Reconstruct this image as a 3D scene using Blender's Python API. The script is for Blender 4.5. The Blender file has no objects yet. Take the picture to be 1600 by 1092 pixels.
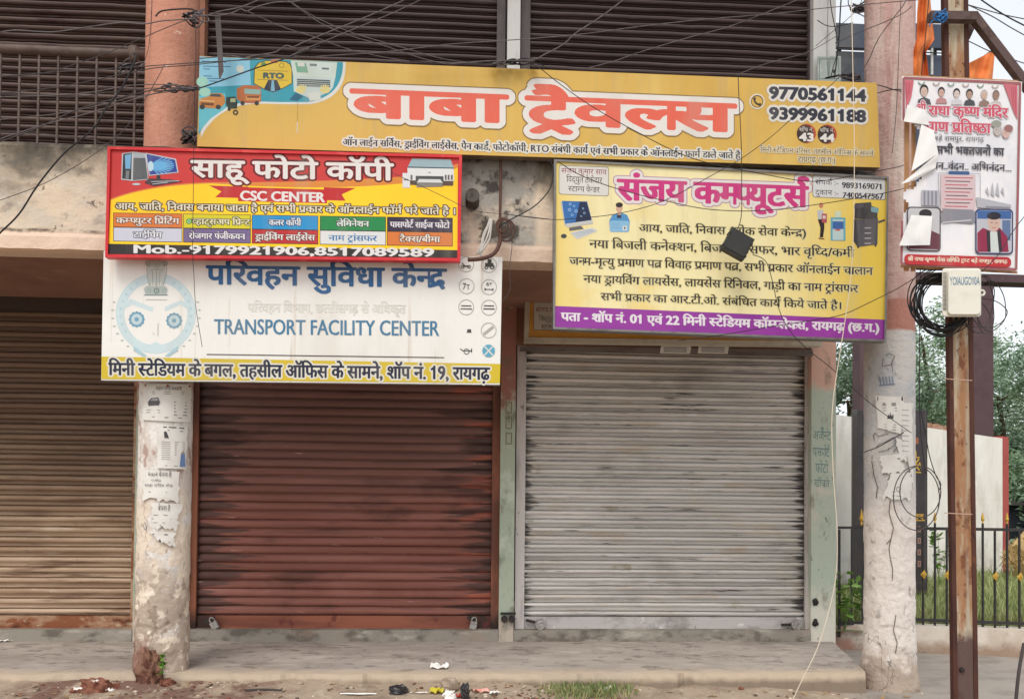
import bpy, math, random
import numpy as np
from mathutils import Vector, Matrix, noise as mnoise

# ---------------------------------------------------------------- camera, sky, sun, exposure
SC = bpy.context.scene
COL = SC.collection
F, CX, CY, SHIFT = 1250.0, 800.0, 546.0, 215.0
CAM = Vector((0.0, 0.0, 1.45))
RM = Matrix.Rotation(math.radians(-3.2), 3, 'Z') @ Matrix.Rotation(math.radians(91.1), 3, 'X') @ Matrix.Rotation(0.0098, 3, 'Z')
cam_d = bpy.data.cameras.new("camera")
cam = bpy.data.objects.new("camera", cam_d); COL.objects.link(cam)
cam.matrix_world = Matrix.Translation(CAM) @ RM.to_4x4()
cam_d.sensor_width = 36.0; cam_d.sensor_fit = 'HORIZONTAL'
cam_d.lens = F / 1600 * 36.0; cam_d.shift_y = SHIFT / 1600
cam_d.clip_start = 0.1; cam_d.clip_end = 2000
SC.camera = cam
SUN_EL, SUN_AZ = math.radians(52), math.radians(200)      # azimuth clockwise from +Y: behind the camera, a little left
w = bpy.data.worlds.new("World"); SC.world = w; w.use_nodes = True
nt = w.node_tree; nt.nodes.clear()
sky = nt.nodes.new('ShaderNodeTexSky'); sky.sky_type = 'NISHITA'; sky.sun_disc = False
sky.sun_elevation = SUN_EL; sky.sun_rotation = SUN_AZ; sky.air_density = 1.0; sky.dust_density = 1.5; sky.ozone_density = 1.0
hs = nt.nodes.new('ShaderNodeHueSaturation'); hs.inputs['Saturation'].default_value = 0.30
bg = nt.nodes.new('ShaderNodeBackground'); bg.inputs['Strength'].default_value = 0.13
wo = nt.nodes.new('ShaderNodeOutputWorld')
mixw = nt.nodes.new('ShaderNodeMixRGB'); mixw.inputs[0].default_value = 0.65; mixw.inputs[2].default_value = (5.0, 5.2, 5.4, 1)   # high thin overcast
nt.links.new(sky.outputs[0], hs.inputs['Color']); nt.links.new(hs.outputs[0], mixw.inputs[1]); nt.links.new(mixw.outputs[0], bg.inputs[0]); nt.links.new(bg.outputs[0], wo.inputs[0])
sun_d = bpy.data.lights.new("sun", 'SUN'); sun_d.energy = 1.0; sun_d.angle = math.radians(28); sun_d.color = (1.0, 0.95, 0.88)
sun = bpy.data.objects.new("sun", sun_d); COL.objects.link(sun)
sdir = Vector((math.sin(SUN_AZ) * math.cos(SUN_EL), math.cos(SUN_AZ) * math.cos(SUN_EL), math.sin(SUN_EL)))
sun.rotation_euler = sdir.to_track_quat('Z', 'Y').to_euler()
SC.view_settings.view_transform = 'Standard'; SC.view_settings.look = 'None'
SC.view_settings.exposure = 0.75; SC.view_settings.gamma = 1.0; SC.view_settings.use_curve_mapping = False

# ---------------------------------------------------------------- pixel (1600 x 1092 photo) -> place
RX, RU, RB = RM.col[0].copy(), RM.col[1].copy(), RM.col[2].copy()
def ray(px, py):
    return RX * ((px - CX) / F) + RU * ((CY - py + SHIFT) / F) - RB
def P(px, py, Y):                       # point on the wall-parallel plane y = Y
    d = ray(px, py); return CAM + d * (Y / d.y)
def G(px, py, z):                       # point on the level z
    d = ray(px, py); return CAM + d * ((z - CAM.z) / d.z)
class Wall:                             # drawing surface: plane y = Y facing the street
    def __init__(s, Y): s.Y = Y
    def at(s, px, py, h=0.0):
        d = ray(px, py); p = CAM + d * ((s.Y - h) / d.y); return (p.x, p.y, p.z)
class Round:                            # drawing surface: upright cylinder
    def __init__(s, x, y, r): s.x, s.y, s.r = x, y, r
    def at(s, px, py, h=0.0):
        d = ray(px, py); r = s.r + h
        ox, oy = -s.x, -s.y
        a = d.x * d.x + d.y * d.y; b = ox * d.x + oy * d.y; c = ox * ox + oy * oy - r * r
        q = b * b - a * c
        t = (-b - math.sqrt(q)) / a if q > 0 else -b / a
        p = CAM + d * t; return (p.x, p.y, p.z)

# ---------------------------------------------------------------- objects
WM = {}
def tag(o, label=None, cat=None, group=None, kind=None):
    if label: o['label'] = label
    if cat: o['category'] = cat
    if group: o['group'] = group
    if kind: o['kind'] = kind
    return o
def thing(name, loc, label, cat, group=None, rz=0.0):
    o = bpy.data.objects.new(name, None); COL.objects.link(o)
    o.empty_display_size = 0.1
    o.location = loc; o.rotation_euler = (0, 0, rz)
    WM[o.name] = Matrix.Translation(loc) @ Matrix.Rotation(rz, 4, 'Z')
    return tag(o, label, cat, group)
class MB:
    def __init__(s): s.v, s.f, s.m, s.mats, s.n = [], [], [], [], 0
    def mi(s, m):
        if m is None: return 0
        if m not in s.mats: s.mats.append(m)
        return s.mats.index(m)
    def add(s, vs, fs, m=None):
        b = len(s.v); k = s.mi(m)
        s.v.extend(tuple(v) for v in vs)
        for f in fs: s.f.append(tuple(i + b for i in f)); s.m.append(k)
    def box(s, x0, x1, y0, y1, z0, z1, m=None):
        s.add([(x0,y0,z0),(x1,y0,z0),(x1,y1,z0),(x0,y1,z0),(x0,y0,z1),(x1,y0,z1),(x1,y1,z1),(x0,y1,z1)],
              [(0,3,2,1),(4,5,6,7),(0,1,5,4),(1,2,6,5),(2,3,7,6),(3,0,4,7)], m)
    def hexa(s, fr, bk, m=None):        # front quad and back quad (TL, TR, BR, BL)
        s.add(list(fr) + list(bk), [(0,3,2,1),(4,5,6,7),(0,1,5,4),(1,2,6,5),(2,3,7,6),(3,0,4,7)], m)
    def bar(s, a, b, wx, wy, m=None, up=(0,0,1)):
        a, b = Vector(a), Vector(b); d = (b - a).normalized(); u = Vector(up)
        if abs(d.dot(u)) > .99: u = Vector((0,1,0))
        r = d.cross(u).normalized(); u = r.cross(d)
        vs = []
        for p in (a, b):
            for i, j in ((-1,-1),(1,-1),(1,1),(-1,1)): vs.append(p + r*(i*wx/2) + u*(j*wy/2))
        s.add(vs, [(0,1,2,3),(7,6,5,4),(0,4,5,1),(1,5,6,2),(2,6,7,3),(3,7,4,0)], m)
    def tube(s, pts, r, n=6, m=None, smooth=4, closed=False):
        pts = [Vector(p) for p in pts]
        if smooth and len(pts) > 2:
            q = []; N = len(pts)
            for i in range(N if closed else N - 1):
                if closed: a, b, c, d = pts[i-1], pts[i], pts[(i+1) % N], pts[(i+2) % N]
                else: a, b, c, d = pts[max(i-1,0)], pts[i], pts[i+1], pts[min(i+2,N-1)]
                for k in range(smooth):
                    t = k / smooth
                    q.append(.5*((2*b) + (c-a)*t + (2*a-5*b+4*c-d)*t*t + (3*b-3*c+d-a)*t**3))
            if not closed: q.append(pts[-1])
            pts = q
        N = len(pts); vs = []; u = None
        for i, p in enumerate(pts):
            d = (pts[(i+1) % N] - pts[i-1]) if closed else (pts[min(i+1,N-1)] - pts[max(i-1,0)])
            if d.length < 1e-9: d = Vector((0,0,1))
            d.normalize()
            if u is None: u = d.orthogonal().normalized()
            u = (u - d * u.dot(d));  u = d.orthogonal().normalized() if u.length < 1e-6 else u.normalized()
            w_ = d.cross(u); rr = r(i/(N-1)) if callable(r) else r
            for k in range(n):
                a = 2*math.pi*k/n; vs.append(p + u*(math.cos(a)*rr) + w_*(math.sin(a)*rr))
        fs = []
        for i in range(N if closed else N-1):
            j = (i+1) % N
            for k in range(n): fs.append((i*n+k, i*n+(k+1)%n, j*n+(k+1)%n, j*n+k))
        if not closed: fs.append(tuple(range(n-1,-1,-1))); fs.append(tuple((N-1)*n+k for k in range(n)))
        s.add(vs, fs, m)
    def lathe(s, c, prof, n=24, m=None, axis=2):
        vs, fs = [], []
        for r, z in prof:
            for k in range(n):
                a = 2*math.pi*k/n; v = [math.cos(a)*r, math.sin(a)*r, z]
                if axis == 1: v = [v[0], -v[2], v[1]]
                vs.append((c[0]+v[0], c[1]+v[1], c[2]+v[2]))
        for i in range(len(prof)-1):
            for k in range(n): fs.append((i*n+k, i*n+(k+1)%n, (i+1)*n+(k+1)%n, (i+1)*n+k))
        fs.append(tuple(range(n-1,-1,-1))); fs.append(tuple((len(prof)-1)*n+k for k in range(n)))
        s.add(vs, fs, m)
    def blob(s, c, rx, ry, rz, m=None, seed=0, rough=.3, n=14, f=1.5):
        vs, fs = [], []; R = n//2+1
        for i in range(R+1):
            t = math.pi*i/R
            for k in range(n):
                a = 2*math.pi*k/n; d = Vector((math.sin(t)*math.cos(a), math.sin(t)*math.sin(a), math.cos(t)))
                q = 1 + rough*mnoise.noise(d*f + Vector((seed*7.3, seed*1.7, 0)))*1.6
                vs.append((c[0]+d.x*rx*q, c[1]+d.y*ry*q, c[2]+d.z*rz*q))
        for i in range(R):
            for k in range(n): fs.append((i*n+k, (i+1)*n+k, (i+1)*n+(k+1)%n, i*n+(k+1)%n))
        s.add(vs, fs, m)
    # ---- flat artwork given in photo pixels on a surface
    def lift(s, sf): sf.k = getattr(sf, 'k', 0) + 1; return getattr(sf, 'base', .0005) + sf.k*getattr(sf, 'step', .00002)
    def poly(s, sf, pts, m, h=None):
        h = s.lift(sf) if h is None else h
        s.add([sf.at(x, y, h) for x, y in pts], [tuple(range(len(pts)-1,-1,-1))], m)
    def ell(s, sf, cx, cy, rx, ry, m, n=28, a0=0, a1=360):
        s.poly(sf, [(cx+rx*math.cos(math.radians(a0+(a1-a0)*k/n)), cy+ry*math.sin(math.radians(a0+(a1-a0)*k/n))) for k in range(n + (a1-a0 < 360))], m)
    def ring(s, sf, cx, cy, r0, r1, m, n=36, a0=0, a1=360, ky=1.0):
        h = s.lift(sf); vs = []; fs = []
        for k in range(n+1):
            a = math.radians(a0+(a1-a0)*k/n)
            for r in (r0, r1): vs.append(sf.at(cx+r*math.cos(a), cy+r*math.sin(a)*ky, h))
        for k in range(n): fs.append((2*k, 2*k+2, 2*k+3, 2*k+1))
        s.add(vs, fs, m)
    def rect(s, sf, x0, y0, x1, y1, m, sl=0.0, rad=0, dx=0.0):   # sl: drop per pixel to the right
        if rad:
            c = []
            for ax, ay, a in ((x1-rad,y0+rad,-90),(x1-rad,y1-rad,0),(x0+rad,y1-rad,90),(x0+rad,y0+rad,180)):
                for k in range(5): c.append((ax+rad*math.cos(math.radians(a+k*22.5)), ay+rad*math.sin(math.radians(a+k*22.5))))
        else: c = [(x0,y0),(x1,y0),(x1,y1),(x0,y1)]
        s.poly(sf, [(x + dx*(y-y0), y + sl*(x-x0)) for x, y in c], m)
    def frame(s, sf, x0, y0, x1, y1, t, m, sl=0.0):
        for a, b, c, d in ((x0,y0,x1,y0+t),(x0,y1-t,x1,y1),(x0,y0+t,x0+t,y1-t),(x1-t,y0+t,x1,y1-t)):
            s.poly(sf, [(a,b+sl*(a-x0)),(c,b+sl*(c-x0)),(c,d+sl*(c-x0)),(a,d+sl*(a-x0))], m)
    def line(s, sf, pts, wd, m):
        for (xa, ya), (xb, yb) in zip(pts[:-1], pts[1:]):
            L = math.hypot(xb-xa, yb-ya) or 1; nx, ny = -(yb-ya)/L*wd/2, (xb-xa)/L*wd/2
            s.poly(sf, [(xa-nx,ya-ny),(xb-nx,yb-ny),(xb+nx,yb+ny),(xa+nx,ya+ny)], m)
    def build(s, name, mat=None, parent=None, smooth=False, label=None, cat=None, group=None, kind=None, fix=False):
        me = bpy.data.meshes.new(name)
        vs = s.v
        pm = WM.get(parent.name) if parent else None
        org = None
        if parent is None and cat:
            a = np.array(vs); org = Vector(((a[:,0].min()+a[:,0].max())/2, (a[:,1].min()+a[:,1].max())/2, a[:,2].min()))
            vs = [(x-org.x, y-org.y, z-org.z) for x, y, z in vs]
        elif pm is not None:
            inv = pm.inverted(); vs = [tuple(inv @ Vector(v)) for v in vs]
        me.from_pydata(vs, [], s.f)
        mats = [x if x is not None else mat for x in s.mats] if s.mats else [mat]
        for m_ in mats: me.materials.append(m_)
        if len(mats) > 1: me.polygons.foreach_set('material_index', s.m)
        if smooth: me.polygons.foreach_set('use_smooth', [True]*len(me.polygons))
        if fix:
            import bmesh
            b_ = bmesh.new(); b_.from_mesh(me); bmesh.ops.recalc_face_normals(b_, faces=b_.faces[:]); b_.to_mesh(me); b_.free()
        me.update()
        o = bpy.data.objects.new(name, me); COL.objects.link(o)
        if parent is not None: o.parent = parent; WM[o.name] = pm if pm is not None else Matrix()
        elif org is not None: o.location = org; WM[o.name] = Matrix.Translation(org)
        return tag(o, label, cat, group, kind)

# ---------------------------------------------------------------- materials
def lin(c): return tuple(((x/255)/12.92 if x/255 <= .04045 else ((x/255+.055)/1.055)**2.4) for x in c)
def mask(nt, spec, pos, sep):
    kind = spec[0]; N, L = nt.nodes, nt.links
    def noise_(sc, det, seed):
        mp = N.new('ShaderNodeMapping'); mp.inputs['Scale'].default_value = sc; mp.inputs['Location'].default_value = (seed*3.17, seed*1.3, seed*7.7)
        L.new(pos, mp.inputs[0]); t = N.new('ShaderNodeTexNoise'); t.inputs['Scale'].default_value = 1; t.inputs['Detail'].default_value = det; t.inputs['Roughness'].default_value = .62
        L.new(mp.outputs[0], t.inputs[0]); return t.outputs[0]
    def mr(v, a, b, smooth=True):
        m = N.new('ShaderNodeMapRange'); m.interpolation_type = 'SMOOTHSTEP' if smooth and a < b else 'LINEAR'
        m.inputs[1].default_value = a; m.inputs[2].default_value = b; L.new(v, m.inputs[0]); return m.outputs[0]
    if kind == 'n':                       # ('n', scale3, lo, hi, detail, seed)
        sc = spec[1] if isinstance(spec[1], tuple) else (spec[1],)*3
        return mr(noise_(sc, spec[4] if len(spec) > 4 else 5, spec[5] if len(spec) > 5 else 0), spec[2], spec[3])
    if kind == 'r':                       # ('r', axis, a, b, amp, scale3, seed)
        v = sep.outputs[spec[1]]
        if len(spec) > 4:
            sc = spec[5] if isinstance(spec[5], tuple) else (spec[5],)*3
            n = noise_(sc, 5, spec[6] if len(spec) > 6 else 2)
            ma = N.new('ShaderNodeMath'); ma.operation = 'MULTIPLY_ADD'; ma.inputs[1].default_value = spec[4]*2; L.new(n, ma.inputs[0])
            sb = N.new('ShaderNodeMath'); sb.operation = 'SUBTRACT'; sb.inputs[1].default_value = spec[4]; L.new(v, sb.inputs[0]); L.new(sb.outputs[0], ma.inputs[2]); v = ma.outputs[0]
        return mr(v, spec[2], spec[3], False)
    if kind == 'v':                       # voronoi cracks ('v', scale, width)
        t = N.new('ShaderNodeTexVoronoi'); t.feature = 'DISTANCE_TO_EDGE'; t.inputs['Scale'].default_value = spec[1]
        n = N.new('ShaderNodeTexNoise'); n.inputs['Scale'].default_value = spec[1]*2
        mx = N.new('ShaderNodeMixRGB'); mx.inputs[0].default_value = .25; L.new(pos, n.inputs[0]); L.new(pos, mx.inputs[1]); L.new(n.outputs[1], mx.inputs[2]); L.new(mx.outputs[0], t.inputs[0])
        m = N.new('ShaderNodeMapRange'); m.inputs[1].default_value = spec[2]; m.inputs[2].default_value = spec[2]*.4; L.new(t.outputs[0], m.inputs[0]); return m.outputs[0]
    if kind == 'pow':                     # per-row random: ('pow', axis, pitch, z0, lo, hi)
        a = N.new('ShaderNodeMath'); a.operation = 'SUBTRACT'; a.inputs[1].default_value = spec[3]; L.new(sep.outputs[spec[1]], a.inputs[0])
        d = N.new('ShaderNodeMath'); d.operation = 'DIVIDE'; d.inputs[1].default_value = spec[2]; L.new(a.outputs[0], d.inputs[0])
        fl = N.new('ShaderNodeMath'); fl.operation = 'FLOOR'; L.new(d.outputs[0], fl.inputs[0])
        wn = N.new('ShaderNodeTexWhiteNoise'); wn.noise_dimensions = '1D'; L.new(fl.outputs[0], wn.inputs['W'])
        return mr(wn.outputs[0], spec[4], spec[5])
MATS = {}
GAIN = {'grey_shutter_paint': (1.4, .25), 'grey_rail_paint': (1.25, .3), 'grey_guide_paint': (1.4, .3), 'brown_shutter_paint': (1.2, .15), 'brown_rail_paint': (1.12, .2), 'brown_guide_paint': (1.1, .2),
    'tan_shutter_paint': (1.22, .15), 'pole_web_rust': (1.0, .2), 'platform_cement': (1.08, .12), 'beam_plaster': (1.06, .3), 'left_column_paint': (1.05, .22), 'right_column_paint': (1.07, .35), 'pier_paint': (1.06, .15), 'pier_paint_left': (1.1, .3),
    'gold_vinyl': (.97, .12), 'threshold_cement': (1.0, .1), 'maroon_shutter_paint': (.98, .4), 'left_upper_shutter_paint': (1.0, .35), 'upper_guide_paint': (.85, .1), 'ground_soil': (1.0, .3), 'red_vinyl': (.92, .06), 'soffit_paint': (.88, .15), 'leaf_green_0': (1.14, 0), 'leaf_green_1': (1.14, 0), 'leaf_green_2': (1.14, 0), 'leaf_green_3': (1.12, 0), 'whitewash': (1.06, .2), 'gantry_paint': (.8, .1), 'pole_flange_rust': (.85, .1)}
def M(name, col, rough=.8, layers=(), bump=None, metal=0.0, spec=.3):
    if name in MATS: return MATS[name]
    gn, ds = GAIN.get(name, (1.0, 0.0))
    adj = lambda c: tuple(min(250, (x + (sum(c)/3 - x)*ds)*gn) for x in c)
    col = adj(col); layers = [(adj(l[0]),) + tuple(l[1:]) for l in layers]
    m = bpy.data.materials.new(name); m.use_nodes = True; nt = m.node_tree; N, L = nt.nodes, nt.links
    b = N['Principled BSDF']; b.inputs['Roughness'].default_value = rough; b.inputs['Metallic'].default_value = metal
    b.inputs['Specular IOR Level'].default_value = spec
    c = lin(col) + (1,)
    b.inputs['Base Color'].default_value = c
    m.diffuse_color = c
    if layers or bump:
        g = N.new('ShaderNodeNewGeometry'); sep = N.new('ShaderNodeSeparateXYZ'); L.new(g.outputs['Position'], sep.inputs[0]); pos = g.outputs['Position']
    cur = None
    for lc, fac, *ms in layers:
        v = None
        for sp in ms:
            o = mask(nt, sp, pos, sep)
            if v is None: v = o
            else:
                mu = N.new('ShaderNodeMath'); mu.operation = 'MULTIPLY'; L.new(v, mu.inputs[0]); L.new(o, mu.inputs[1]); v = mu.outputs[0]
        if fac != 1:
            mu = N.new('ShaderNodeMath'); mu.operation = 'MULTIPLY'; mu.inputs[1].default_value = fac; L.new(v, mu.inputs[0]); v = mu.outputs[0]
        mx = N.new('ShaderNodeMixRGB'); L.new(v, mx.inputs[0]); mx.inputs[2].default_value = lin(lc) + (1,)
        if cur is None: mx.inputs[1].default_value = c
        else: L.new(cur, mx.inputs[1])
        cur = mx.outputs[0]
    if cur is not None: L.new(cur, b.inputs['Base Color'])
    if bump:
        sc, st, dist = bump[:3]; det = bump[3] if len(bump) > 3 else 6
        mp = N.new('ShaderNodeMapping'); mp.inputs['Scale'].default_value = sc if isinstance(sc, tuple) else (sc,)*3; L.new(pos, mp.inputs[0])
        t = N.new('ShaderNodeTexNoise'); t.inputs['Scale'].default_value = 1; t.inputs['Detail'].default_value = det; t.inputs['Roughness'].default_value = .65; L.new(mp.outputs[0], t.inputs[0])
        bp = N.new('ShaderNodeBump'); bp.inputs['Strength'].default_value = st; bp.inputs['Distance'].default_value = dist; L.new(t.outputs[0], bp.inputs['Height']); L.new(bp.outputs[0], b.inputs['Normal'])
    MATS[name] = m
    return m
def ink(c, rough=.5):
    K = .88; c = tuple(int(x*K) for x in c)                    # printed vinyl colour, faintly weathered
    return M("print_%d_%d_%d" % c, c, rough, [((176,168,152), .22, ('n', (5,5,.8), .46, .75, 5, 3))], ((5,1,1.1), .3, .03, 3))

# ---------------------------------------------------------------- lettering
_fc = bpy.data.curves.new("glyphs", 'FONT'); _fc.resolution_u = 3
_fo = bpy.data.objects.new("glyphs", _fc)
def _mesh(s):
    _fc.body = s; return bpy.data.meshes.new_from_object(_fo)
_G = {}
def _xmax(s):
    me = _mesh(s); x = max((v.co.x for v in me.vertices), default=0.0); bpy.data.meshes.remove(me); return x
_XB = _xmax('\u0964'*5)
def glyph(ch):
    if ch not in _G:
        if ch == '1':
            q = [(.215,0),(.315,0),(.315,.69),(.245,.69),(.20,.61),(.08,.56),(.08,.475),(.215,.525)]
            _G[ch] = (np.array([q[i] + q[(i+1) % 8] for i in range(8)]), .5); return _G[ch]
        if ch == ' ': _G[ch] = (np.zeros((0,4)), .27); return _G[ch]
        me = _mesh(ch); cnt = {}
        for p in me.polygons:
            for e in p.edge_keys: cnt[e] = cnt.get(e, 0) + 1
        vs = [v.co for v in me.vertices]
        # merge by position so that shared borders are recognised
        key = lambda i: (round(vs[i].x, 5), round(vs[i].y, 5))
        cc = {}
        for p in me.polygons:
            n = len(p.vertices)
            for i in range(n):
                a, b = key(p.vertices[i]), key(p.vertices[(i+1) % n])
                k = (a, b) if a < b else (b, a); cc[k] = cc.get(k, 0) + 1
        ed = np.array([(a[0], a[1], b[0], b[1]) for (a, b), n in cc.items() if n % 2]).reshape(-1, 4)
        bpy.data.meshes.remove(me)
        _G[ch] = (ed, _xmax(ch + '\u0964'*5) - _XB)
    return _G[ch]
CONS = set(chr(c) for c in range(0x915, 0x93A)); VIR = '\u094d'; NUK = '\u093c'
NOHALF = set('टठडढदहरछ')
SPACING = set('ाीोौॉ')
def shape(s):
    out, strokes, x, i = [], [], 0.0, 0
    while i < len(s):
        ch = s[i]
        if ch in CONS:
            cons = [ch]; i += 1; nuk = False
            if i < len(s) and s[i] == NUK: nuk = True; i += 1
            while i + 1 < len(s) and s[i] == VIR and s[i+1] in CONS:
                cons.append(s[i+1]); i += 2
            mat = []
            while i < len(s) and 0x900 <= ord(s[i]) <= 0x94F and s[i] not in CONS and not (0x904 <= ord(s[i]) <= 0x914) and ord(s[i]) != 0x93d:
                mat.append(s[i]); i += 1
            reph = len(cons) > 1 and cons[0] == 'र'
            if reph: cons = cons[1:]
            rak = len(cons) > 1 and cons[-1] == 'र'
            if rak: cons = cons[:-1]
            if 'ि' in mat: out.append((glyph('ि')[0], x, None)); x += glyph('ि')[1]
            for c in cons[:-1]:
                e, a = glyph(c)
                if c in NOHALF: out.append((e, x, None)); x += a; out.append((glyph(VIR)[0], x, None))
                else:
                    cut = a*.82 if c in 'कफ' else a - .155
                    out.append((e, x, x + cut)); x += cut - .015
            b = cons[-1]; e, a = glyph(b); out.append((e, x, None)); x0 = x; x += a
            if nuk: out.append((glyph(NUK)[0], x - (.08 if b in 'डढ' else 0), None))
            if rak:
                if b in 'टठडढछ': strokes.append(([(x0+a*.18, -.17), (x0+a*.5, -.02), (x0+a*.82, -.17)], .038))
                else: strokes.append(([(x-.19, .20), (x-.30, .10), (x-.48, .04)], .042))
            for c in mat:
                if c == 'ि': continue
                e, a = glyph(c); out.append((e, x, None))
                if c in SPACING: x += a
            if reph: strokes.append(([(x-.12, .60), (x-.14, .70), (x-.21, .76), (x-.20, .86), (x-.10, .89), (x-.02, .84)], .04))
        else:
            e, a = glyph(ch); out.append((e, x, None)); x += a; i += 1
    return out, strokes
def dil(m, rx, ry):
    if rx <= 0 and ry <= 0: return m
    rx, ry = max(rx, 1e-6), max(ry, 1e-6); o = m.copy(); H, W = m.shape
    for dy in range(-int(ry), int(ry)+1):
        w_ = int(rx*math.sqrt(max(0, 1-(dy/max(ry, 1))**2)) + .35)
        for dx in range(-w_, w_+1):
            if dx == 0 and dy == 0: continue
            ys, yd = (slice(max(0,-dy), H-max(0,dy)), slice(max(0,dy), H-max(0,-dy)))
            xs, xd = (slice(max(0,-dx), W-max(0,dx)), slice(max(0,dx), W-max(0,-dx)))
            o[yd, xd] |= m[ys, xs]
    return o
def runs(m):
    H, W = m.shape; open_, res = {}, []
    for j in range(H):
        r = np.flatnonzero(np.diff(np.concatenate(([0], m[j].astype(np.int8), [0]))))
        cur = {(r[k], r[k+1]) for k in range(0, len(r), 2)}
        for k in list(open_):
            if k not in cur: res.append((k[0], k[1], open_.pop(k), j))
        for k in cur: open_.setdefault(k, j)
    for k, j0 in open_.items(): res.append((k[0], k[1], j0, H))
    return res
def text(mb, sf, s, x0, x1, yt, yb, col, sl=0.0, bold=(0, 0), halo=None, cell=.5, ref=None, shear=0.0, halo2=None):
    """Lettering in photo pixels: ink from x0 to x1, head line at yt, base line at yb (at the left end); sl = slope."""
    gl, st = shape(s)
    dev = any(0x900 <= ord(c) <= 0x97F for c in s)
    ref = ref or (.622 if dev else .682)
    xs = [e[:, (0, 2)] + x for e, x, c in gl if len(e)]
    mn = min(float(a.min()) for a in xs)
    mx = max(min(float(a.max()), c if c else 9e9) for a, c in zip(xs, [c for e, x, c in gl if len(e)]))
    sx, sy = (x1-x0)/(mx-mn)/cell, (yb-yt)/ref/cell
    hr = max([0] + [h[0] for h in (halo, halo2) if h])
    pad = int(max(bold)/cell + hr/cell) + 3
    W = int((x1-x0)/cell) + 2*pad + 2; top = 1.0 if dev else .75; bot = -.42 if dev else -.25
    H = int((top-bot)*sy) + 2*pad
    big = np.zeros((H, W), bool)
    for e, x, clip in gl:
        if not len(e): continue
        T = np.zeros((H, W+1), np.uint8)
        X0, Y0 = (e[:,0]+x-mn)*sx+pad, (top-e[:,1])*sy+pad
        X1, Y1 = (e[:,2]+x-mn)*sx+pad, (top-e[:,3])*sy+pad
        for a, b, c, d in zip(X0, Y0, X1, Y1):
            if b > d: a, b, c, d = c, d, a, b
            j0, j1 = math.ceil(b-.5), math.ceil(d-.5)
            for j in range(max(j0, 0), min(j1, H)):
                xx = a + (c-a)*((j+.5-b)/(d-b))
                k = min(max(math.ceil(xx-.5), 0), W); T[j, k] ^= 1
        msk = np.bitwise_xor.accumulate(T, axis=1)[:, :W].astype(bool)
        if clip is not None: msk[:, max(0, int((clip-mn)*sx+pad)):] = False
        big |= msk
    for pts, wd in st:
        yy, xx = np.mgrid[0:H, 0:W]
        ex, ey = (xx+.5-pad)/sx + mn, top - (yy+.5-pad)/sy
        for (ax, ay), (bx, by) in zip(pts[:-1], pts[1:]):
            t = np.clip(((ex-ax)*(bx-ax)+(ey-ay)*(by-ay))/((bx-ax)**2+(by-ay)**2), 0, 1)
            big |= (ex-ax-t*(bx-ax))**2 + (ey-ay-t*(by-ay))**2 < wd*wd
    big = dil(big, bold[0]/cell, bold[1]/cell)
    ytop = yb - top*sy*cell
    def put(m, mt, h):
        vs, fs = [], []
        for a, b, j0, j1 in runs(m):
            n = len(vs)
            for i, j in ((a, j0), (b, j0), (b, j1), (a, j1)):
                px = x0 + (i-pad)*cell; dy = (j-pad)*cell; py = ytop + dy + sl*(px-x0)
                vs.append(sf.at(px + shear*(yb-ytop-dy), py, h))
            fs.append((n+3, n+2, n+1, n))
        mb.add(vs, fs, mt)
    for h in (halo2, halo):
        if h: put(dil(big, h[0]/cell, h[0]/cell*(h[2] if len(h) > 2 else 1)), ink(h[1]), mb.lift(sf))
    put(big, ink(col), mb.lift(sf))
# ================================================================ the setting
R = random.Random(5)
def X(px, Y, py=600): return P(px, py, Y).x
def Z(py, Y, px=800): return P(px, py, Y).z
PLAT = .155
# ---- ground: one sheet to the horizon, fine near the shops
def gh(x, y):
    n = mnoise.noise(Vector((x*1.7, y*1.7, 3)))*.5 + mnoise.noise(Vector((x*6, y*6, 1)))*.25 + mnoise.noise(Vector((x*19, y*19, 1)))*.12
    k = max(0, min(1, (2.9-x)/.6))
    bank = max(0, min(1, (y-5.45)/.6))
    z = k*bank*(.075 + .03*max(-1, min(1, -(x-.2)/1.2)) + n*.05) + (1-k)*n*.012
    return z + k*(1-bank)*n*.03
mb = MB(); xs = np.linspace(-7, 9, 300); ys = np.linspace(4.0, 9.0, 130)
n = len(ys)
for x in xs:
    for y in ys: mb.v.append((x, y, gh(x, y)))
for i in range(len(xs)-1):
    for j in range(n-1):
        a = i*n+j; mb.f.append((a, a+n, a+n+1, a+1)); mb.m.append(0)
mb.mats = [None]
a = 900.0
def strip(p): 
    b = len(mb.v); mb.v += p; mb.f.append((b, b+1, b+2, b+3)); mb.m.append(0)
strip([(-a,-a,0),(a,-a,0),(a,4,0),(-a,4,0)]); strip([(-a,9,0),(a,9,0),(a,a,0),(-a,a,0)])
strip([(-a,4,0),(-7,4,0),(-7,9,0),(-a,9,0)]); strip([(9,4,0),(a,4,0),(a,9,0),(9,9,0)])
m_ground = M("ground_soil", (176,150,122), .95, [
    ((140,112,88), .8, ('n', 3.0, .45, .7)), ((205,182,152), .7, ('n', (9,9,9), .52, .72, 6, 3)),
    ((92,70,56), .7, ('n', (26,26,26), .58, .72, 4, 5)),
    ((122,78,62), .85, ('n', (5,5,5), .40, .56, 6, 8), ('r', 'X', -1.2, -1.6), ('r', 'X', -3.4, -3.0)),
    ((168,155,142), .95, ('r', 'X', 2.75, 3.1, .25, 3)),
    ((140,126,114), .7, ('r', 'X', 2.85, 3.2), ('n', (2.5,4,4), .45, .66, 6, 4))], (30, .5, .02))
mb.build("ground", m_ground, smooth=True, kind='structure')
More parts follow.
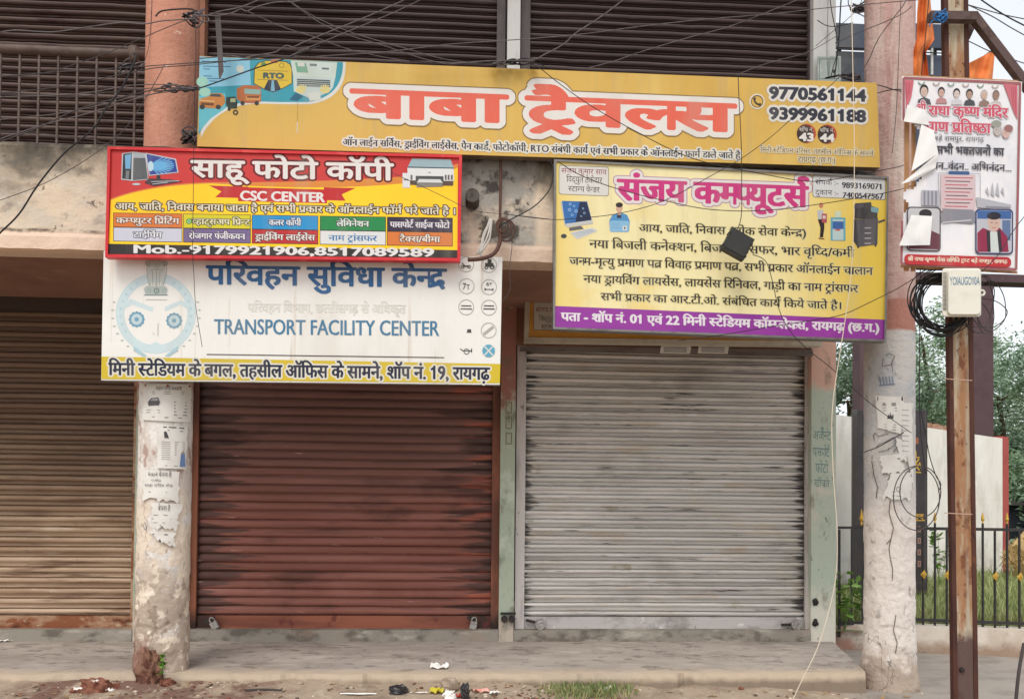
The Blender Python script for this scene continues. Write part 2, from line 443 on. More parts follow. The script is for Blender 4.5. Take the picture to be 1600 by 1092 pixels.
# ---- shop platform
xr0, xr1 = X(1350, 6.1, 1030), X(1308, 7.55, 1000)
mb = MB(); N = 300; xl = -7.0
top, low = [], []
for i in range(N+1):
    x = xl + (xr0-xl)*i/N; y = 6.08 + mnoise.noise(Vector((x*3, 0, 0)))*.03 + mnoise.noise(Vector((x*11, 4, 0)))*.02 + max(0, mnoise.noise(Vector((x*5, 7, 0)))-.25)*.12
    top.append((x, y, PLAT - .01*abs(mnoise.noise(Vector((x*8, 9, 0)))))); low.append((x, y-.02, -.05))
vs = []
for i, (t, l) in enumerate(zip(top, low)):
    xb = xl + (xr1-xl)*i/N
    vs += [l, t, (t[0]+(xb-t[0])*.06, t[1]+.06, PLAT), (xb, 7.75, PLAT+.0)]
fs = []
for i in range(N):
    for k in range(3): a = i*4+k; fs.append((a, a+4, a+5, a+1))
a = N*4; vs.append((xr1, 7.75, -.05)); fs.append((a, len(vs)-1, a+3, a+2, a+1))
mb.add(vs, fs)
m_plat = M("platform_cement", (166,154,144), .85, [
    ((134,122,112), .75, ('n', (1.3,3,3), .42, .68, 7)), ((188,176,164), .6, ('n', (3,6,3), .52, .7, 7, 4)),
    ((100,88,78), .7, ('n', (4,8,3), .60, .70, 7, 7)), ((180,160,138), .8, ('r', 'Y', 6.35, 6.1, .2, 4), ('n', 5, .35, .6)),
    ((76,68,62), .7, ('n', (1.1,1.1,1), .4975, .5, 5, 41), ('n', (1.1,1.1,1), .5025, .5, 5, 41)), ((110,100,92), .7, ('n', (5,8,5), .55, .64, 7, 44)), ((186,166,142), .85, ('r', 'Y', 6.26, 6.12, .16, (4,4,4), 6)), ((120,104,88), .9, ('r', 'Z', .125, .08, .03, 9))], (22, .35, .008))
mb.build("platform", m_plat, kind='structure')

# ---------------------------------------------------------------- the shop building
bld = thing("shop_building", (X(800, 7.6), 7.6, 0), "two-storey row of shops with closed roller shutters behind round peeling columns", "building")
YW = 7.6; YP = 7.48
xend = X(1306, YP, 800)
m_pier = M("pier_paint", (205,160,140), .9, [
    ((172,182,162), 1, ('r', 'Z', 2.62, 2.52, .25, (3,3,2))), ((206,203,186), 1, ('r', 'Z', .75, .45, .2, 4)),
    ((120,112,94), .8, ('n', (6,6,3), .56, .72, 6)), ((222,196,180), .6, ('n', 2.2, .5, .7, 5, 3)), ((90,80,68), .75, ('n', (20,20,9), .62, .72, 4, 9))], (30, .4, .01))
m_pier_in = M("pier_paint_left", (166,100,84), .9, [
    ((160,172,146), 1, ('r', 'Z', 2.42, 2.34, .35, (7,7,5))), ((178,160,140), 1, ('r', 'Z', .42, .36, .1, 5)),
    ((112,112,92), .75, ('n', (9,9,5), .54, .7, 6)), ((196,204,182), .5, ('n', 5, .5, .7, 5, 3))], (30, .4, .01))
m_wall = M("wall_plaster_brown", (160,112,90), .95, [((110,84,72), .7, ('n', 2, .45, .7)), ((186,140,116), .5, ('n', 4, .5, .7, 5, 2))], (24, .3, .01))
m_cement = M("threshold_cement", (150,142,130), .95, [((96,88,78), .8, ('n', (5,5,8), .46, .66)), ((190,182,168), .7, ('n', (3,3,10), .54, .7, 5, 4)), ((166,136,118), .6, ('n', 1.6, .5, .65, 4, 6))], (28, .5, .01))
def wall_box(x0, x1, y0, y1, z0, z1, m, name="wall"):
    b = MB(); b.box(x0, x1, y0, y1, z0, z1); return b.build(name, m, bld)
zsl = Z(386, 6.0, 100)                     # slab underside
xL = -9.0
wall_box(X(1268, YP), xend, YP, 11, PLAT-.02, zsl, m_pier, "pier")
wall_box(X(783, YP), X(806, YP), YP, 8.2, PLAT-.02, zsl, m_pier_in, "pier")
wall_box(X(214, YP), X(296, YP), YP, 8.2, PLAT-.02, zsl, m_pier_in, "pier")
zl = Z(548, YW, 1000)
wall_box(X(806, YP)+.003, X(1268, YP)-.003, YP+.05, 8.2, zl+.02, zsl, m_wall, "lintel")
wall_box(X(296, YP)+.003, X(783, YP)-.003, YP+.05, 8.2, zl-.12, zsl, m_wall, "lintel")
m_dark = M("shutter_housing", (70,58,52), .8, [((48,42,40), .7, ('n', (1,1,8), .4, .65))])
wall_box(xL, X(214, YP)-.003, YP+.05, 8.2, Z(489, YW, 60), zsl, m_dark, "shutter_box")
wall_box(xL, xend, 10.9, 11.1, PLAT-.05, 8.6, m_wall, "rear_wall")
# thresholds under the shutters
for a, b_ in ((xL, X(214, YP)-.003), (X(296, YP)+.003, X(783, YP)-.003), (X(806, YP)+.003, X(1268, YP)-.003)):
    wall_box(a, b_, YP-.01, 7.8, PLAT-.02, Z(984, YP-.01, 600), m_cement, "threshold")
# slab and beam
m_soffit = M("soffit_paint", (176,128,104), .9, [((140,100,82), .6, ('n', 1.3, .45, .7)), ((196,150,124), .5, ('n', 3, .55, .7, 5, 3))], (14, .2, .01))
xbe = X(1352, 6.2, 300)
wall_box(xL, xbe, 6.25, 11, zsl, zsl+.16, m_soffit, "soffit")
zb1 = Z(221, 6.0, 100)
m_beam = M("beam_plaster", (222,194,160), .95, [
    ((232,206,180), .7, ('n', 1.7, .48, .68, 6, 2)), ((196,186,170), .8, ('n', (1.2,1.2,2.2), .44, .62, 6, 6)),
    ((150,136,118), .6, ('n', (3,3,4), .56, .72, 6, 9)),
    ((118,102,80), .9, ('r', 'Z', zb1-.34, zb1+.02, .45, (2.5,2.5,1.4))),
    ((112,102,88), .8, ('n', (1.8,1.8,3), .47, .6, 7, 33), ('r', 'Z', zb1-.6, zb1-.2, .2, 3)),
    ((92,84,74), .7, ('n', (7,7,9), .57, .68, 6, 35), ('r', 'Z', zb1-.7, zb1-.3, .2, 3)),
    ((58,50,42), .9, ('r', 'Z', zb1-.16, zb1+.03, .3, (5,5,3), 5)),
    ((150,144,134), .85, ('n', (2.6,2.6,3), .38, .52, 7, 4), ('r', 'X', -.35, -.05), ('r', 'X', .55, .5, .1, 2)),
    ((62,56,50), .9, ('n', (6,6,6), .50, .62, 7, 12), ('r', 'X', -.35, -.05), ('r', 'X', .55, .5, .1, 2)),
    ((80,68,56), .85, ('n', (11,11,11), .63, .7, 5, 14)),
    ((226,188,158), .8, ('r', 'Z', zsl+.13, zsl+.11, .04, 6)),
    ((96,76,62), .9, ('r', 'Z', zsl+.105, zsl+.125, .03, 6), ('r', 'Z', zsl+.145, zsl+.13, .03, 6), ('n', 4, .4, .6))], (16, .6, .02))
mb = MB(); nx, nz = 420, 26; vs = []
for j in range(nz+1):
    for i in range(nx+1):
        x = xL + (xbe-xL)*i/nx; z = zsl - .012 + (zb1-zsl+.012)*j/nz
        e = mnoise.noise(Vector((x*2.2, z*2.2, 4)))*.012 + mnoise.noise(Vector((x*9, z*9, 4)))*.006
        y = 6.03 + e - (.012 if j < 4 else 0)
        if j == nz: z += mnoise.noise(Vector((x*5, 0, 8)))*.02; y += .02
        if j == 0: z += mnoise.noise(Vector((x*7, 0, 2)))*.008
        vs.append((x, y, z))
fs = [(j*(nx+1)+i, j*(nx+1)+i+1, (j+1)*(nx+1)+i+1, (j+1)*(nx+1)+i) for j in range(nz) for i in range(nx)]
k = len(vs); vs += [(xL, 6.5, zb1), (xbe, 6.5, zb1), (xL, 6.26, zsl-.006), (xbe, 6.26, zsl-.006)]
t0 = nz*(nx+1)
fs += [tuple(t0+i for i in range(nx+1)) + (k+1, k)]
fs += [tuple(range(nx, -1, -1)) + (k+2, k+3)]
fs += [(nx, nx+(nx+1)*nz, k+1, k+3)]
mb.add(vs, fs)
mb.build("beam", m_beam, bld)
wall_box(xL, xbe, 6.5, 11, zsl+.16, zb1-.01, m_cement, "balcony_floor")
# upper storey
m_white = M("white_distemper", (206,204,200), .9, [((180,176,170), .6, ('n', (4,4,1), .5, .7)), ((150,144,138), .5, ('n', (9,9,1.5), .6, .75, 5, 3))])
zt = 8.4
wall_box(X(793, YP, 40), X(813, YP, 40), YP, 8.2, zb1-.01, zt, m_white, "pier")
wall_box(X(1271, YP, 40), X(1306, YP, 40), YP, 10.9, zb1-.01, zt, m_white, "pier")
wall_box(X(236, YP, 40), X(318, YP, 40), YP+.03, 8.2, zb1-.01, zt, m_wall, "pier")
wall_box(xL, xend, 6.1, 11, zt, zt+.2, m_soffit, "roof")
# ---- columns
def column(pxt, pxb, pyt, pyb, Yc, wpx, m, lump, foot=0.0, z0=-.05, z1=8.4):
    c = P((pxt+pxb)/2, (pyt+pyb)/2, Yc); r = wpx/2/F*Yc
    a, b = P(pxt, pyt, Yc), P(pxb, pyb, Yc)
    mb = MB(); n, rows = 120, 400; vs = []
    for j in range(rows+1):
        z = z0 + (3.4-z0)*j/320 if j <= 320 else 3.4 + (z1-3.4)*(j-320)/80
        cx = c.x
        for k in range(n):
            t = 2*math.pi*k/n; d = Vector((math.cos(t), math.sin(t), 0))
            q = Vector((d.x*r*3, d.y*r*3, z*3)); e = mnoise.noise(q*1.3)*.6 + mnoise.noise(q*4)*.35 + mnoise.noise(q*9)*.2
            low_ = max(0, 1-z/1.6); ch = mnoise.noise(q*1.9+Vector((3,1,9)))+.3*mnoise.noise(q*8); e += -.55*max(0, min(1, (ch-.12)*14))
            rr = r + lump*e*(.35+low_*1.4) + foot*max(0, 1-z/.55)**1.5*(1+.5*mnoise.noise(q*2+Vector((5,5,5))))
            vs.append((cx+d.x*rr, Yc+d.y*rr, z))
    fs = [(j*n+k, j*n+(k+1)%n, (j+1)*n+(k+1)%n, (j+1)*n+k) for j in range(rows) for k in range(n)]
    mb.add(vs, fs)
    mb.build("column", m, bld, smooth=True)
    return Round(c.x, Yc, r)
YC = 6.27
zb = lambda py: Z(py, 6.08, 250)
m_coll = M("left_column_paint", (200,128,100), .85, [
    ((216,148,118), .6, ('n', (3,3,1.2), .48, .68, 5, 1)), ((158,88,68), .5, ('n', (8,8,2), .58, .72, 5, 3)), ((226,206,188), .8, ('n', (18,18,12), .66, .7, 4, 6)),
    ((206,192,180), 1, ('r', 'Z', zb(560), zb(600), .1, 5)),
    ((228,222,214), .8, ('n', (6,6,4), .46, .54, 6, 12), ('r', 'Z', zb(560), zb(600))),
    ((168,130,112), .8, ('n', (11,11,7), .54, .6, 6, 2), ('r', 'Z', zb(560), zb(600))),
    ((226,206,182), 1, ('r', 'Z', zb(745), zb(800), .5, (4,4,3)), ('n', (2.4,2.4,2.4), .38, .43, 4, 3)),
    ((176,154,134), .9, ('r', 'Z', zb(850), zb(930), .45, (6,6,5)), ('n', (7,7,7), .42, .48, 6, 5)),
    ((150,128,108), .9, ('n', (16,16,10), .55, .66, 5, 8), ('r', 'Z', zb(760), zb(960))),
    ((132,82,66), .85, ('r', 'Z', zb(985), zb(1015), .22, (9,9,9)), ('r', 'X', X(243, 6.1), X(232, 6.1), .14, 6)),
    ((84,66,54), .8, ('n', (2.2,2.2,.9), .4965, .5, 4, 17), ('n', (2.2,2.2,.9), .5035, .5, 4, 17), ('n', 1.1, .5, .56, 2, 4), ('r', 'Z', zb(700), zb(760)))], (26, .7, .016))
m_colr = M("right_column_paint", (206,160,146), .9, [
    ((186,120,108), .8, ('n', (5,5,1.2), .44, .66, 6, 1)), ((216,190,172), .9, ('n', (6,6,.7), .5, .68, 6, 4)), ((168,136,116), .6, ('n', (12,12,2), .56, .7, 6, 7)),
    ((190,112,92), 1, ('r', 'Z', zb(436), zb(440), .02, 4)),
    ((196,188,180), 1, ('r', 'Z', zb(487), zb(492), .03, 4)), ((160,170,180), .5, ('r', 'Z', zb(490), zb(500)), ('n', 3, .45, .6, 5, 6)),
    ((226,210,196), 1, ('r', 'Z', zb(740), zb(800), .3, (4,4,3))), ((200,180,164), .7, ('r', 'Z', zb(740), zb(790)), ('n', (7,7,7), .5, .68, 6, 3)),
    ((150,138,126), .7, ('n', (15,15,10), .58, .68, 6, 8), ('r', 'Z', zb(480), zb(520))),
    ((176,148,122), .9, ('r', 'Z', zb(1020), zb(1050), .3, (6,6,6))),
    ((104,90,80), .8, ('n', (2.0,2.0,.8), .4965, .5, 4, 21), ('n', (2.0,2.0,.8), .5035, .5, 4, 21), ('n', 1.1, .48, .54, 2, 6), ('r', 'Z', zb(690), zb(740)))], (22, .8, .02))
COLL = column(262, 250.5, 600, 1050, YC, 77, m_coll, .010, .012)
COLR = column(1390, 1389, 540, 1040, YC, 76, m_colr, .010, .035)

# ---- roller shutters
P_DOUBLE = [(0,.034),(.10,.034),(.12,.010),(.22,-.003),(.36,-.008),(.50,-.006),(.58,.002),(.60,.032),(.70,.032),(.715,.002),(.77,-.005),(.825,.001),(.84,.034)]
P_SINGLE = [(0,.026),(.055,.026),(.08,.004),(.22,-.005),(.45,-.008),(.74,-.003),(.90,.008),(.935,.026)]
def shutter(x0, x1, z0, z1, pitch, prof, m, label, rail_h, m_rail, m_guide, gw=.07, gl=True, gr=True, Y=YW, gz=0.0):
    mb = MB(); nx = 64; rows = []; rs = random.Random(int(abs(x0)*100)); k_ = 0
    z = z0 + rail_h
    while z < z1:
        oy, oz, tl = rs.gauss(0,.0016), rs.gauss(0,.0012), rs.gauss(0,.0012)
        for t, y in prof: rows.append((z + t*pitch + oz, y + oy, tl))
        z += pitch
    vs = []
    for z, y, tl in rows:
        for i in range(nx+1):
            x = x0 + (x1-x0)*i/nx
            dn = mnoise.noise(Vector((x*1.9, z*2.1, 2+x0)))
            vs.append((x, Y + y + dn*.010 + max(0, mnoise.noise(Vector((x*4.5, z*6, 5+x0)))-.3)*.02, z + mnoise.noise(Vector((x*.8, z*3, 7)))*.004 + mnoise.noise(Vector((x*5, z*9, 3)))*.0018 + tl*(x-(x0+x1)/2)))
    fs = [(j*(nx+1)+i, j*(nx+1)+i+1, (j+1)*(nx+1)+i+1, (j+1)*(nx+1)+i) for j in range(len(rows)-1) for i in range(nx)]
    mb.add(vs, fs)
    cur = mb.build("roller_shutter", m, bld, label=label)
    b = MB(); b.box(x0+.01, x1-.01, Y-.016, Y+.02, z0, z0+rail_h-.004)
    b.box(x0+.01, x1-.01, Y-.03, Y-.0165, z0, z0+.018)
    b.build("bottom_rail", m_rail, cur)
    for on, xa in ((gl, x0-gw+.012), (gr, x1-.012)):
        if on:
            g = MB(); g.box(xa, xa+gw, Y-.05, Y-.020, z0-.03, z1+gz); g.box(xa+.004 if xa < x0 else xa+gw-.03, xa+.03 if xa < x0 else xa+gw-.004, Y-.0195, Y+.08, z0-.03, z1+gz); g.build("guide_channel", m_guide, cur)
    return cur
def z_at(py, px): return P(px, py, YW).z
# brown
bx0, bx1 = (X(309, YW, 800)), X(770, YW, 800); bz0 = z_at(981, 540)
pb = 13.35/F*YW*1.0
m_brown = M("brown_shutter_paint", (118,68,56), .6, [
    ((138,86,74), .7, ('n', (.35,1,7), .44, .66, 5, 2)), ((88,54,48), .75, ('n', (.6,1,9), .5, .68, 5, 6)), ((150,96,84), .5, ('pow', 'Z', pb, bz0+.125, .55, 1.0), ('n', (1.2,1,1), .4, .6)),
    ((104,78,72), .7, ('r', 'Z', 1.3, 2.1, .4, (.6,1,5))),
    ((54,42,40), .7, ('r', 'X', bx0+.30, bx0+.22, 1.1, (.5,1,13), 3)), ((54,42,40), .7, ('r', 'X', bx1-.24, bx1-.16, 1.0, (.5,1,13), 9)), ((84,52,44), .7, ('n', (.8,1,2.2), .55, .66, 6, 51)), ((196,170,160), .5, ('n', (6,1,9), .70, .76, 6, 31)),
    ((160,80,58), .7, ('r', 'X', bx1-.42, bx1-.3, .2, 3), ('n', (1,1,10), .52, .62, 4, 4)),
    ((186,152,140), .7, ('n', (3,1,26), .68, .74, 4, 12))], ((2,2,40), .15, .004))
m_brail = M("brown_rail_paint", (150,80,56), .6, [((112,60,46), .7, ('n', (1,1,6), .45, .65)), ((44,32,30), .9, ('r', 'X', bx0+.3, bx0+.08, .1, 4)), ((44,34,32), .9, ('r', 'X', bx1-.24, bx1-.1, .1, 4)), ((104,44,40), .8, ('n', 3.3, .6, .64, 3, 4))])
m_bguide = M("brown_guide_paint", (146,82,56), .6, [((98,54,40), .8, ('n', (6,6,1.6), .45, .65)), ((70,46,38), .7, ('r', 'Z', 2.0, 2.6)), ((30,26,26), .9, ('r', 'Z', .45, .3, .1, 8))])
shutter(bx0, bx1, bz0, z_at(548, 540), pb, P_SINGLE, m_brown, "red-brown roller shutter with sooty ends", .122, m_brail, m_bguide, .095)
# grey
gx0, gx1 = X(818, YW, 780), X(1257, YW, 780); gz0 = z_at(983, 1040); pg = 13.05/F*YW
m_grey = M("grey_shutter_paint", (156,152,146), .55, [
    ((128,118,114), .4, ('n', (.5,1,6), .42, .66, 6, 2)), ((176,169,164), .6, ('n', (.8,1,14), .5, .7, 5, 4)), ((160,150,130), .5, ('n', (1.5,1,3), .56, .7, 5, 11)),
    ((64,58,54), .85, ('n', (2.4,1,38), .60, .70, 5, 7)), ((104,96,88), .4, ('n', (.9,1,1.4), .55, .7, 5, 21)), ((206,200,194), .6, ('n', (3,1,30), .64, .72, 5, 24)), ((60,54,52), .85, ('r', 'X', gx0+.06, gx0+.02, .34, (1.4,1,26), 3)), ((56,50,50), .85, ('r', 'X', gx1-.07, gx1-.02, .36, (1.4,1,26), 6)), ((150,132,108), .5, ('n', (1.2,1,5), .57, .68, 5, 61)),
    ((120,104,70), .5, ('n', (3,1,6), .66, .74, 4, 16))], ((2,2,50), .2, .004), metal=.15)
m_grail = M("grey_rail_paint", (158,150,146), .55, [((120,112,106), .8, ('n', (3,1,6), .46, .66)), ((62,54,50), .9, ('n', (24,1,24), .60, .68, 6, 3), ('n', (1.2,1,1), .45, .6, 2, 5)), ((196,190,184), .6, ('n', (9,1,9), .6, .72, 4, 7))])
m_gguide = M("grey_guide_paint", (148,140,136), .6, [((116,106,100), .7, ('n', (9,9,2), .48, .68)), ((74,66,60), .7, ('n', (20,20,8), .62, .7, 4, 5))])
shutter(gx0, gx1, gz0, z_at(546, 1040), pg, P_DOUBLE, m_grey, "grey painted roller shutter with scuffed slats", .125, m_grail, m_gguide, .088)
# left
lx1 = X(212, YW, 800); lz0 = z_at(981, 100); pl = 15.5/F*YW
m_tan = M("tan_shutter_paint", (164,138,108), .6, [
    ((176,152,130), .7, ('r', 'Z', 1.6, .5, .7, 1.2)), ((138,108,82), .8, ('n', (.5,1,7), .42, .66, 5, 2)), ((106,74,52), .85, ('n', (1.2,1,16), .53, .7, 6, 6)), ((190,172,150), .5, ('n', (1.6,1,16), .58, .72, 5, 9)),
    ((88,64,50), .9, ('r', 'Z', .9, 2.1, .6, (1,1,3))), ((60,42,34), .8, ('n', (14,1,44), .66, .74, 4, 12))], ((2,2,40), .25, .005))  # brown ramp towards the top paints in soffit shade besides grime
m_trail = M("tan_rail_rust", (178,146,118), .7, [((132,72,40), .9, ('n', (2,1,5), .44, .6, 6)), ((84,42,26), .9, ('n', (3,1,8), .55, .66, 6, 5)), ((206,188,160), .6, ('n', (5,1,9), .58, .7, 5, 8))])
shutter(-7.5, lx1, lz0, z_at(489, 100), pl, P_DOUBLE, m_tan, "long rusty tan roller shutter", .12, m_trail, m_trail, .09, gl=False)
# upper
zu = zb1 - .01
def z_up(py, px): return P(px, py, YW).z
m_up = M("maroon_shutter_paint", (92,68,66), .55, [((112,86,84), .6, ('n', (.5,1,8), .45, .68, 5, 2)), ((66,46,46), .7, ('n', (1,1,12), .52, .7, 5, 5)), ((120,100,98), .5, ('n', (2,1,30), .6, .72, 5, 8))], ((2,2,40), .2, .004))
m_upl = M("left_upper_shutter_paint", (100,72,64), .55, [((122,94,82), .6, ('n', (.5,1,8), .45, .68, 5, 2)), ((72,38,38), .8, ('n', (1.6,1,9), .53, .66, 5, 5)), ((132,110,98), .5, ('n', (2,1,30), .6, .72, 5, 8))], ((2,2,40), .2, .004))
m_ugd = M("upper_guide_paint", (104,92,92), .6, [((74,62,62), .7, ('n', (9,9,2), .45, .65)), ((128,118,118), .6, ('n', (5,5,1), .55, .7, 5, 3))])
pu = 12.6/F*YW
shutter(X(322, YW, 60), X(778, YW, 60), zu, 7.9, pu, P_DOUBLE, m_up, "dark maroon upstairs shutter next to the salmon column", .10, m_up, m_ugd, .08)
shutter(X(826, YW, 60), X(1262, YW, 60), zu, 7.9, pu, P_DOUBLE, m_up, "dark maroon upstairs shutter at the white corner pier", .10, m_up, m_ugd, .09)
shutter(-7.5, X(238, YW, 60), zu, 7.9, pu*1.02, P_DOUBLE, m_upl, "brown upstairs shutter behind the balcony grille", .10, m_upl, m_ugd, .06, gl=False)
# balcony railing
m_iron = M("brown_iron", (96,80,72), .6, [((70,54,48), .7, ('n', 9, .45, .65)), ((128,112,102), .5, ('n', (20,20,20), .58, .7, 4, 3))])
YR = 6.22
r0 = P(0, 77.5, YR); r1 = P(244, 87, YR); zr = (r0.z+r1.z)/2
mb = MB(); mb.tube([(xL, YR, zr), (-4, YR, zr+.003), (r1.x, YR, zr)], .036, 12, smooth=2)
mb.tube([(X(210, YR, 85), YR, zr+.05), (X(211, YR, 85), YR, zr-.06)], .045, 10)
rail = mb.build("balcony_railing", m_iron, bld, smooth=True)
for k in range(-5, 9):
    xx = X(0 + 30.1*k, YR, 150)
    b = MB(); b.box(xx-.0075, xx+.0075, YR-.006, YR+.006, zb1-.02, zr-.034)
    b.build("railing_bar", m_iron, rail)
# roof over the corner beyond; rainwater stub in the beam
mb = MB(); c = P(738, 313, 5.96)
mb.lathe((c.x, c.y-.0, c.z), [(.02, .1), (.052, .1), (.052, -.1), (.040, -.1), (.038, .09)], 18, axis=1)
mb.build("drain_stub", M("drain_pipe", (84,76,70), .7, [((50,44,40), .8, ('n', 20, .45, .6))]), bld, smooth=False)
# ================================================================ signs
class Sign(Wall):
    """A hanging board: corners in photo pixels (TL, TR, BR, BL), front face on the plane y = Y."""
    def __init__(s, name, label, cat, corners, Y, depth, m_face, m_side, frame=None, m_frame=None, back=True, group=None):
        s.Y = Y; s.c = corners
        bl = s.at(*corners[3])
        s.o = thing(name, Vector(bl), label, cat, group)
        fr = [s.at(x, y, 0) for x, y in corners]
        if back:
            b = MB(); b.hexa(fr, [(x, y+depth, z) for x, y, z in fr], m_side); b.f[0], b.m[0] = b.f[0], 0
            b.mats = [m_side, m_face]; b.m[0] = 1
            b.build("panel", None, s.o, fix=True)
        if frame:
            t = frame; cx = sum(c[0] for c in corners)/4; cy = sum(c[1] for c in corners)/4
            b = MB(); cs = corners
            ins = [(cs[0][0]+t, cs[0][1]+t), (cs[1][0]-t, cs[1][1]+t), (cs[2][0]-t, cs[2][1]-t), (cs[3][0]+t, cs[3][1]-t)]
            for i in range(4):
                j = (i+1) % 4
                q = [cs[i], cs[j], ins[j], ins[i]]
                f_ = [s.at(x, y, .014) for x, y in q]; k_ = [s.at(x, y, -.002) for x, y in q]
                b.hexa(f_, k_)
            b.build("frame", m_frame, s.o, fix=True)
    def part(s, name): s._n = name; s._mb = MB(); return s._mb
    def done(s, label=None): return s._mb.build(s._n, None, s.o, label=label)

# ---------------------------------------------------------------- gold board
GOLD = (224,178,76)
m_gold = M("gold_vinyl", GOLD, .45, [((206,158,58), .5, ('n', (1.2,1,1), .45, .7, 4)), ((236,200,110), .45, ('n', (2.2,1,.5), .5, .7, 4, 4)), ((186,160,112), .4, ('n', (9,1,.9), .5, .75, 5, 6))], ((5,1,1.1), .3, .03, 3))
m_edge = M("board_edge", (120,104,84), .7, [((84,70,56), .6, ('n', 8, .45, .65))])
s = Sign("signboard", "long golden travel agency board with big red Hindi lettering across the top", "shop sign",
         [(312,88),(1370,130),(1375,262),(308,229)], 5.90, .07, m_gold, m_edge)
GS = s
b = s.part("corner_picture"); k = .0397
TEAL = ink((60,170,190)); SKY = ink((150,215,240)); WH = ink((240,240,232))
def bez(p0, p1, p2, n=12): return [((1-t)**2*p0[0]+2*t*(1-t)*p1[0]+t*t*p2[0], (1-t)**2*p0[1]+2*t*(1-t)*p1[1]+t*t*p2[1]) for t in [i/n for i in range(n+1)]]
curve = bez((536,97),(537,152),(480,160)) + [(440,160),(404,159)] + bez((404,159),(336,158),(310,212))
outer = [(312,88.6),(536,97.4)] + curve
b.poly(s, [(x+4, y+3.5) if i > 1 else (x + (4 if i == 1 else 0), y) for i, (x, y) in enumerate(outer)], WH)
b.poly(s, outer, TEAL)
b.poly(s, [(312,89),(390,92),(392,133),(311,137)], SKY)
b.poly(s, [(311,150),(311,206),(330,185),(352,170),(352,146)], ink((110,205,220)))
for y, xa, xb in ((96,314,328),(97,332,340),(98,350,353),(104,317,360),(108,318,328),(119,318,331),(123,324,350),(127,327,339)):
    b.line(s, [(xa,y),(xb,y+.6)], 1.3, ink((70,110,150)))
b.ell(s, 316,128,9,8, ink((170,225,205))); b.ell(s, 320,144,9,7, ink((170,225,205))); b.ell(s, 375,108,6,6, ink((220,225,215)))
YEL = ink((240,205,60)); NAVY = ink((40,50,70)); ORG = ink((216,140,66)); DK = ink((60,56,52))
hexp = [(397,106),(404,98),(416,94.5),(446,96),(454,100),(457,108),(457,131),(444,138),(427,145),(412,140),(396,131)]
b.poly(s, hexp, ink((60,70,60))); b.poly(s, [(426+(x-426)*.955, 119+(y-119)*.95) for x, y in hexp], YEL)
b.ell(s, 412,101,4,3.6, ink((110,150,70))); b.ring(s, 440,102.6,3.2,4, ink((110,100,50))); b.rect(s, 423,93.5,434,99,ink((205,110,70)))
b.line(s, [(402,110),(450,112)], .8, ink((150,120,50))); b.line(s, [(402,124.5),(450,126)], .8, ink((150,120,50)))
b.poly(s, [(419,125.5),(433,126),(439,140),(427,144.5),(412,140)], NAVY); b.poly(s, [(424.5,126),(428,126.2),(429.5,143),(423,142.5)], ink((130,190,220)))
# laptop and hands
b.poly(s, [(454,95),(527,98),(524,122),(458,119)], ink((222,238,226))); b.poly(s, [(461,98),(520,100.5),(517,116),(464,113.5)], ink((130,190,160)))
b.poly(s, [(478,98.6),(520,100.5),(517,116),(482,114.3)], ink((226,240,232))); b.rect(s, 465,98.5,476,104,WH,.04); b.rect(s,484,100,495,103.5,ink((110,130,130)),.04); b.rect(s,503,106,514,109,ink((110,130,130)),.04)
b.poly(s, [(458,119),(524,122),(520,138),(514,144),(488,156),(459,143)], ink((214,232,228)))
for r_ in range(4): b.line(s, [(464,124.6+r_*3),(516,126.8+r_*3)], 2.2, ink((80,90,96)))
b.line(s, [(482,135),(500,136)], 2, ink((150,160,160)))
for hx, sg in ((470,1),(508,-1)):
    b.ell(s, hx, 141, 8, 5.5, ink((240,226,150)))
    for q in range(4): b.line(s, [(hx-5+q*3.4, 140),(hx-4+q*3.4+sg*2, 132+abs(q-1.5))], 2.2, ink((240,226,150)))
b.poly(s, [(452,156),(462,145),(474,151),(464,158)], ink((50,110,140))); b.poly(s, [(480,146),(498,143),(502,156),(484,158)], ink((236,240,230)))
# car, rickshaw, lorry
b.poly(s, [(311,159),(314,154),(326,151),(330,146),(346,146),(351,151),(352,160),(348,166),(340,170),(312,168)], ORG); b.poly(s, [(327,151),(331,147),(344,147.5),(346,152)], ink((70,80,80)))
b.line(s, [(313,157),(335,159)], 1.6, ink((240,200,140))); b.rect(s, 314,160.5,334,164.5,ink((120,74,44)),.05)
for cx in (316,341): b.ell(s, cx, 167.5, 4.2, 3.6, DK)
b.poly(s, [(370,139),(380,133.5),(403,134),(408,140),(408,158),(402,162),(378,161),(370,155)], ink((196,112,60))); b.poly(s, [(382,139),(407,140.5),(407,148),(382,147)], ink((150,190,180)))
b.poly(s, [(384,150),(407,151),(407,157),(384,157)], ink((226,160,90))); b.rect(s,386,150.5,405,153,ink((120,60,40)),.03)
for cx in (379,401): b.ell(s, cx, 161.5, 3.4, 3.4, DK)
b.poly(s, [(354,152),(368,151.5),(371,160),(370,170),(357,170),(353,163)], ink((46,60,50))); b.rect(s,360,154,368,160,ink((190,200,150)))
b.ell(s, 358,171,2.6,2.6,DK); b.ring(s, 368,176,2,4.2,DK)
b.line(s, [(465,160),(465,190)], .6, ink((190,150,70))); b.line(s, [(464.5,191),(464.5,208)], 1.1, WH)
text(b, s, "RTO", 412, 443, 114, 122, (70,96,90), .03, (1.0,.6))
s.done()
b = s.part("headline_lettering")
text(b, s, "बाबा ट्रैवल्स", 552, 1146, 140, 182, (248,112,88), .0396, (6,2.2), halo=(9.5,(250,244,236),.92), halo2=(11,(150,120,70),.95), cell=.6)
s.done()
b = s.part("service_lettering")
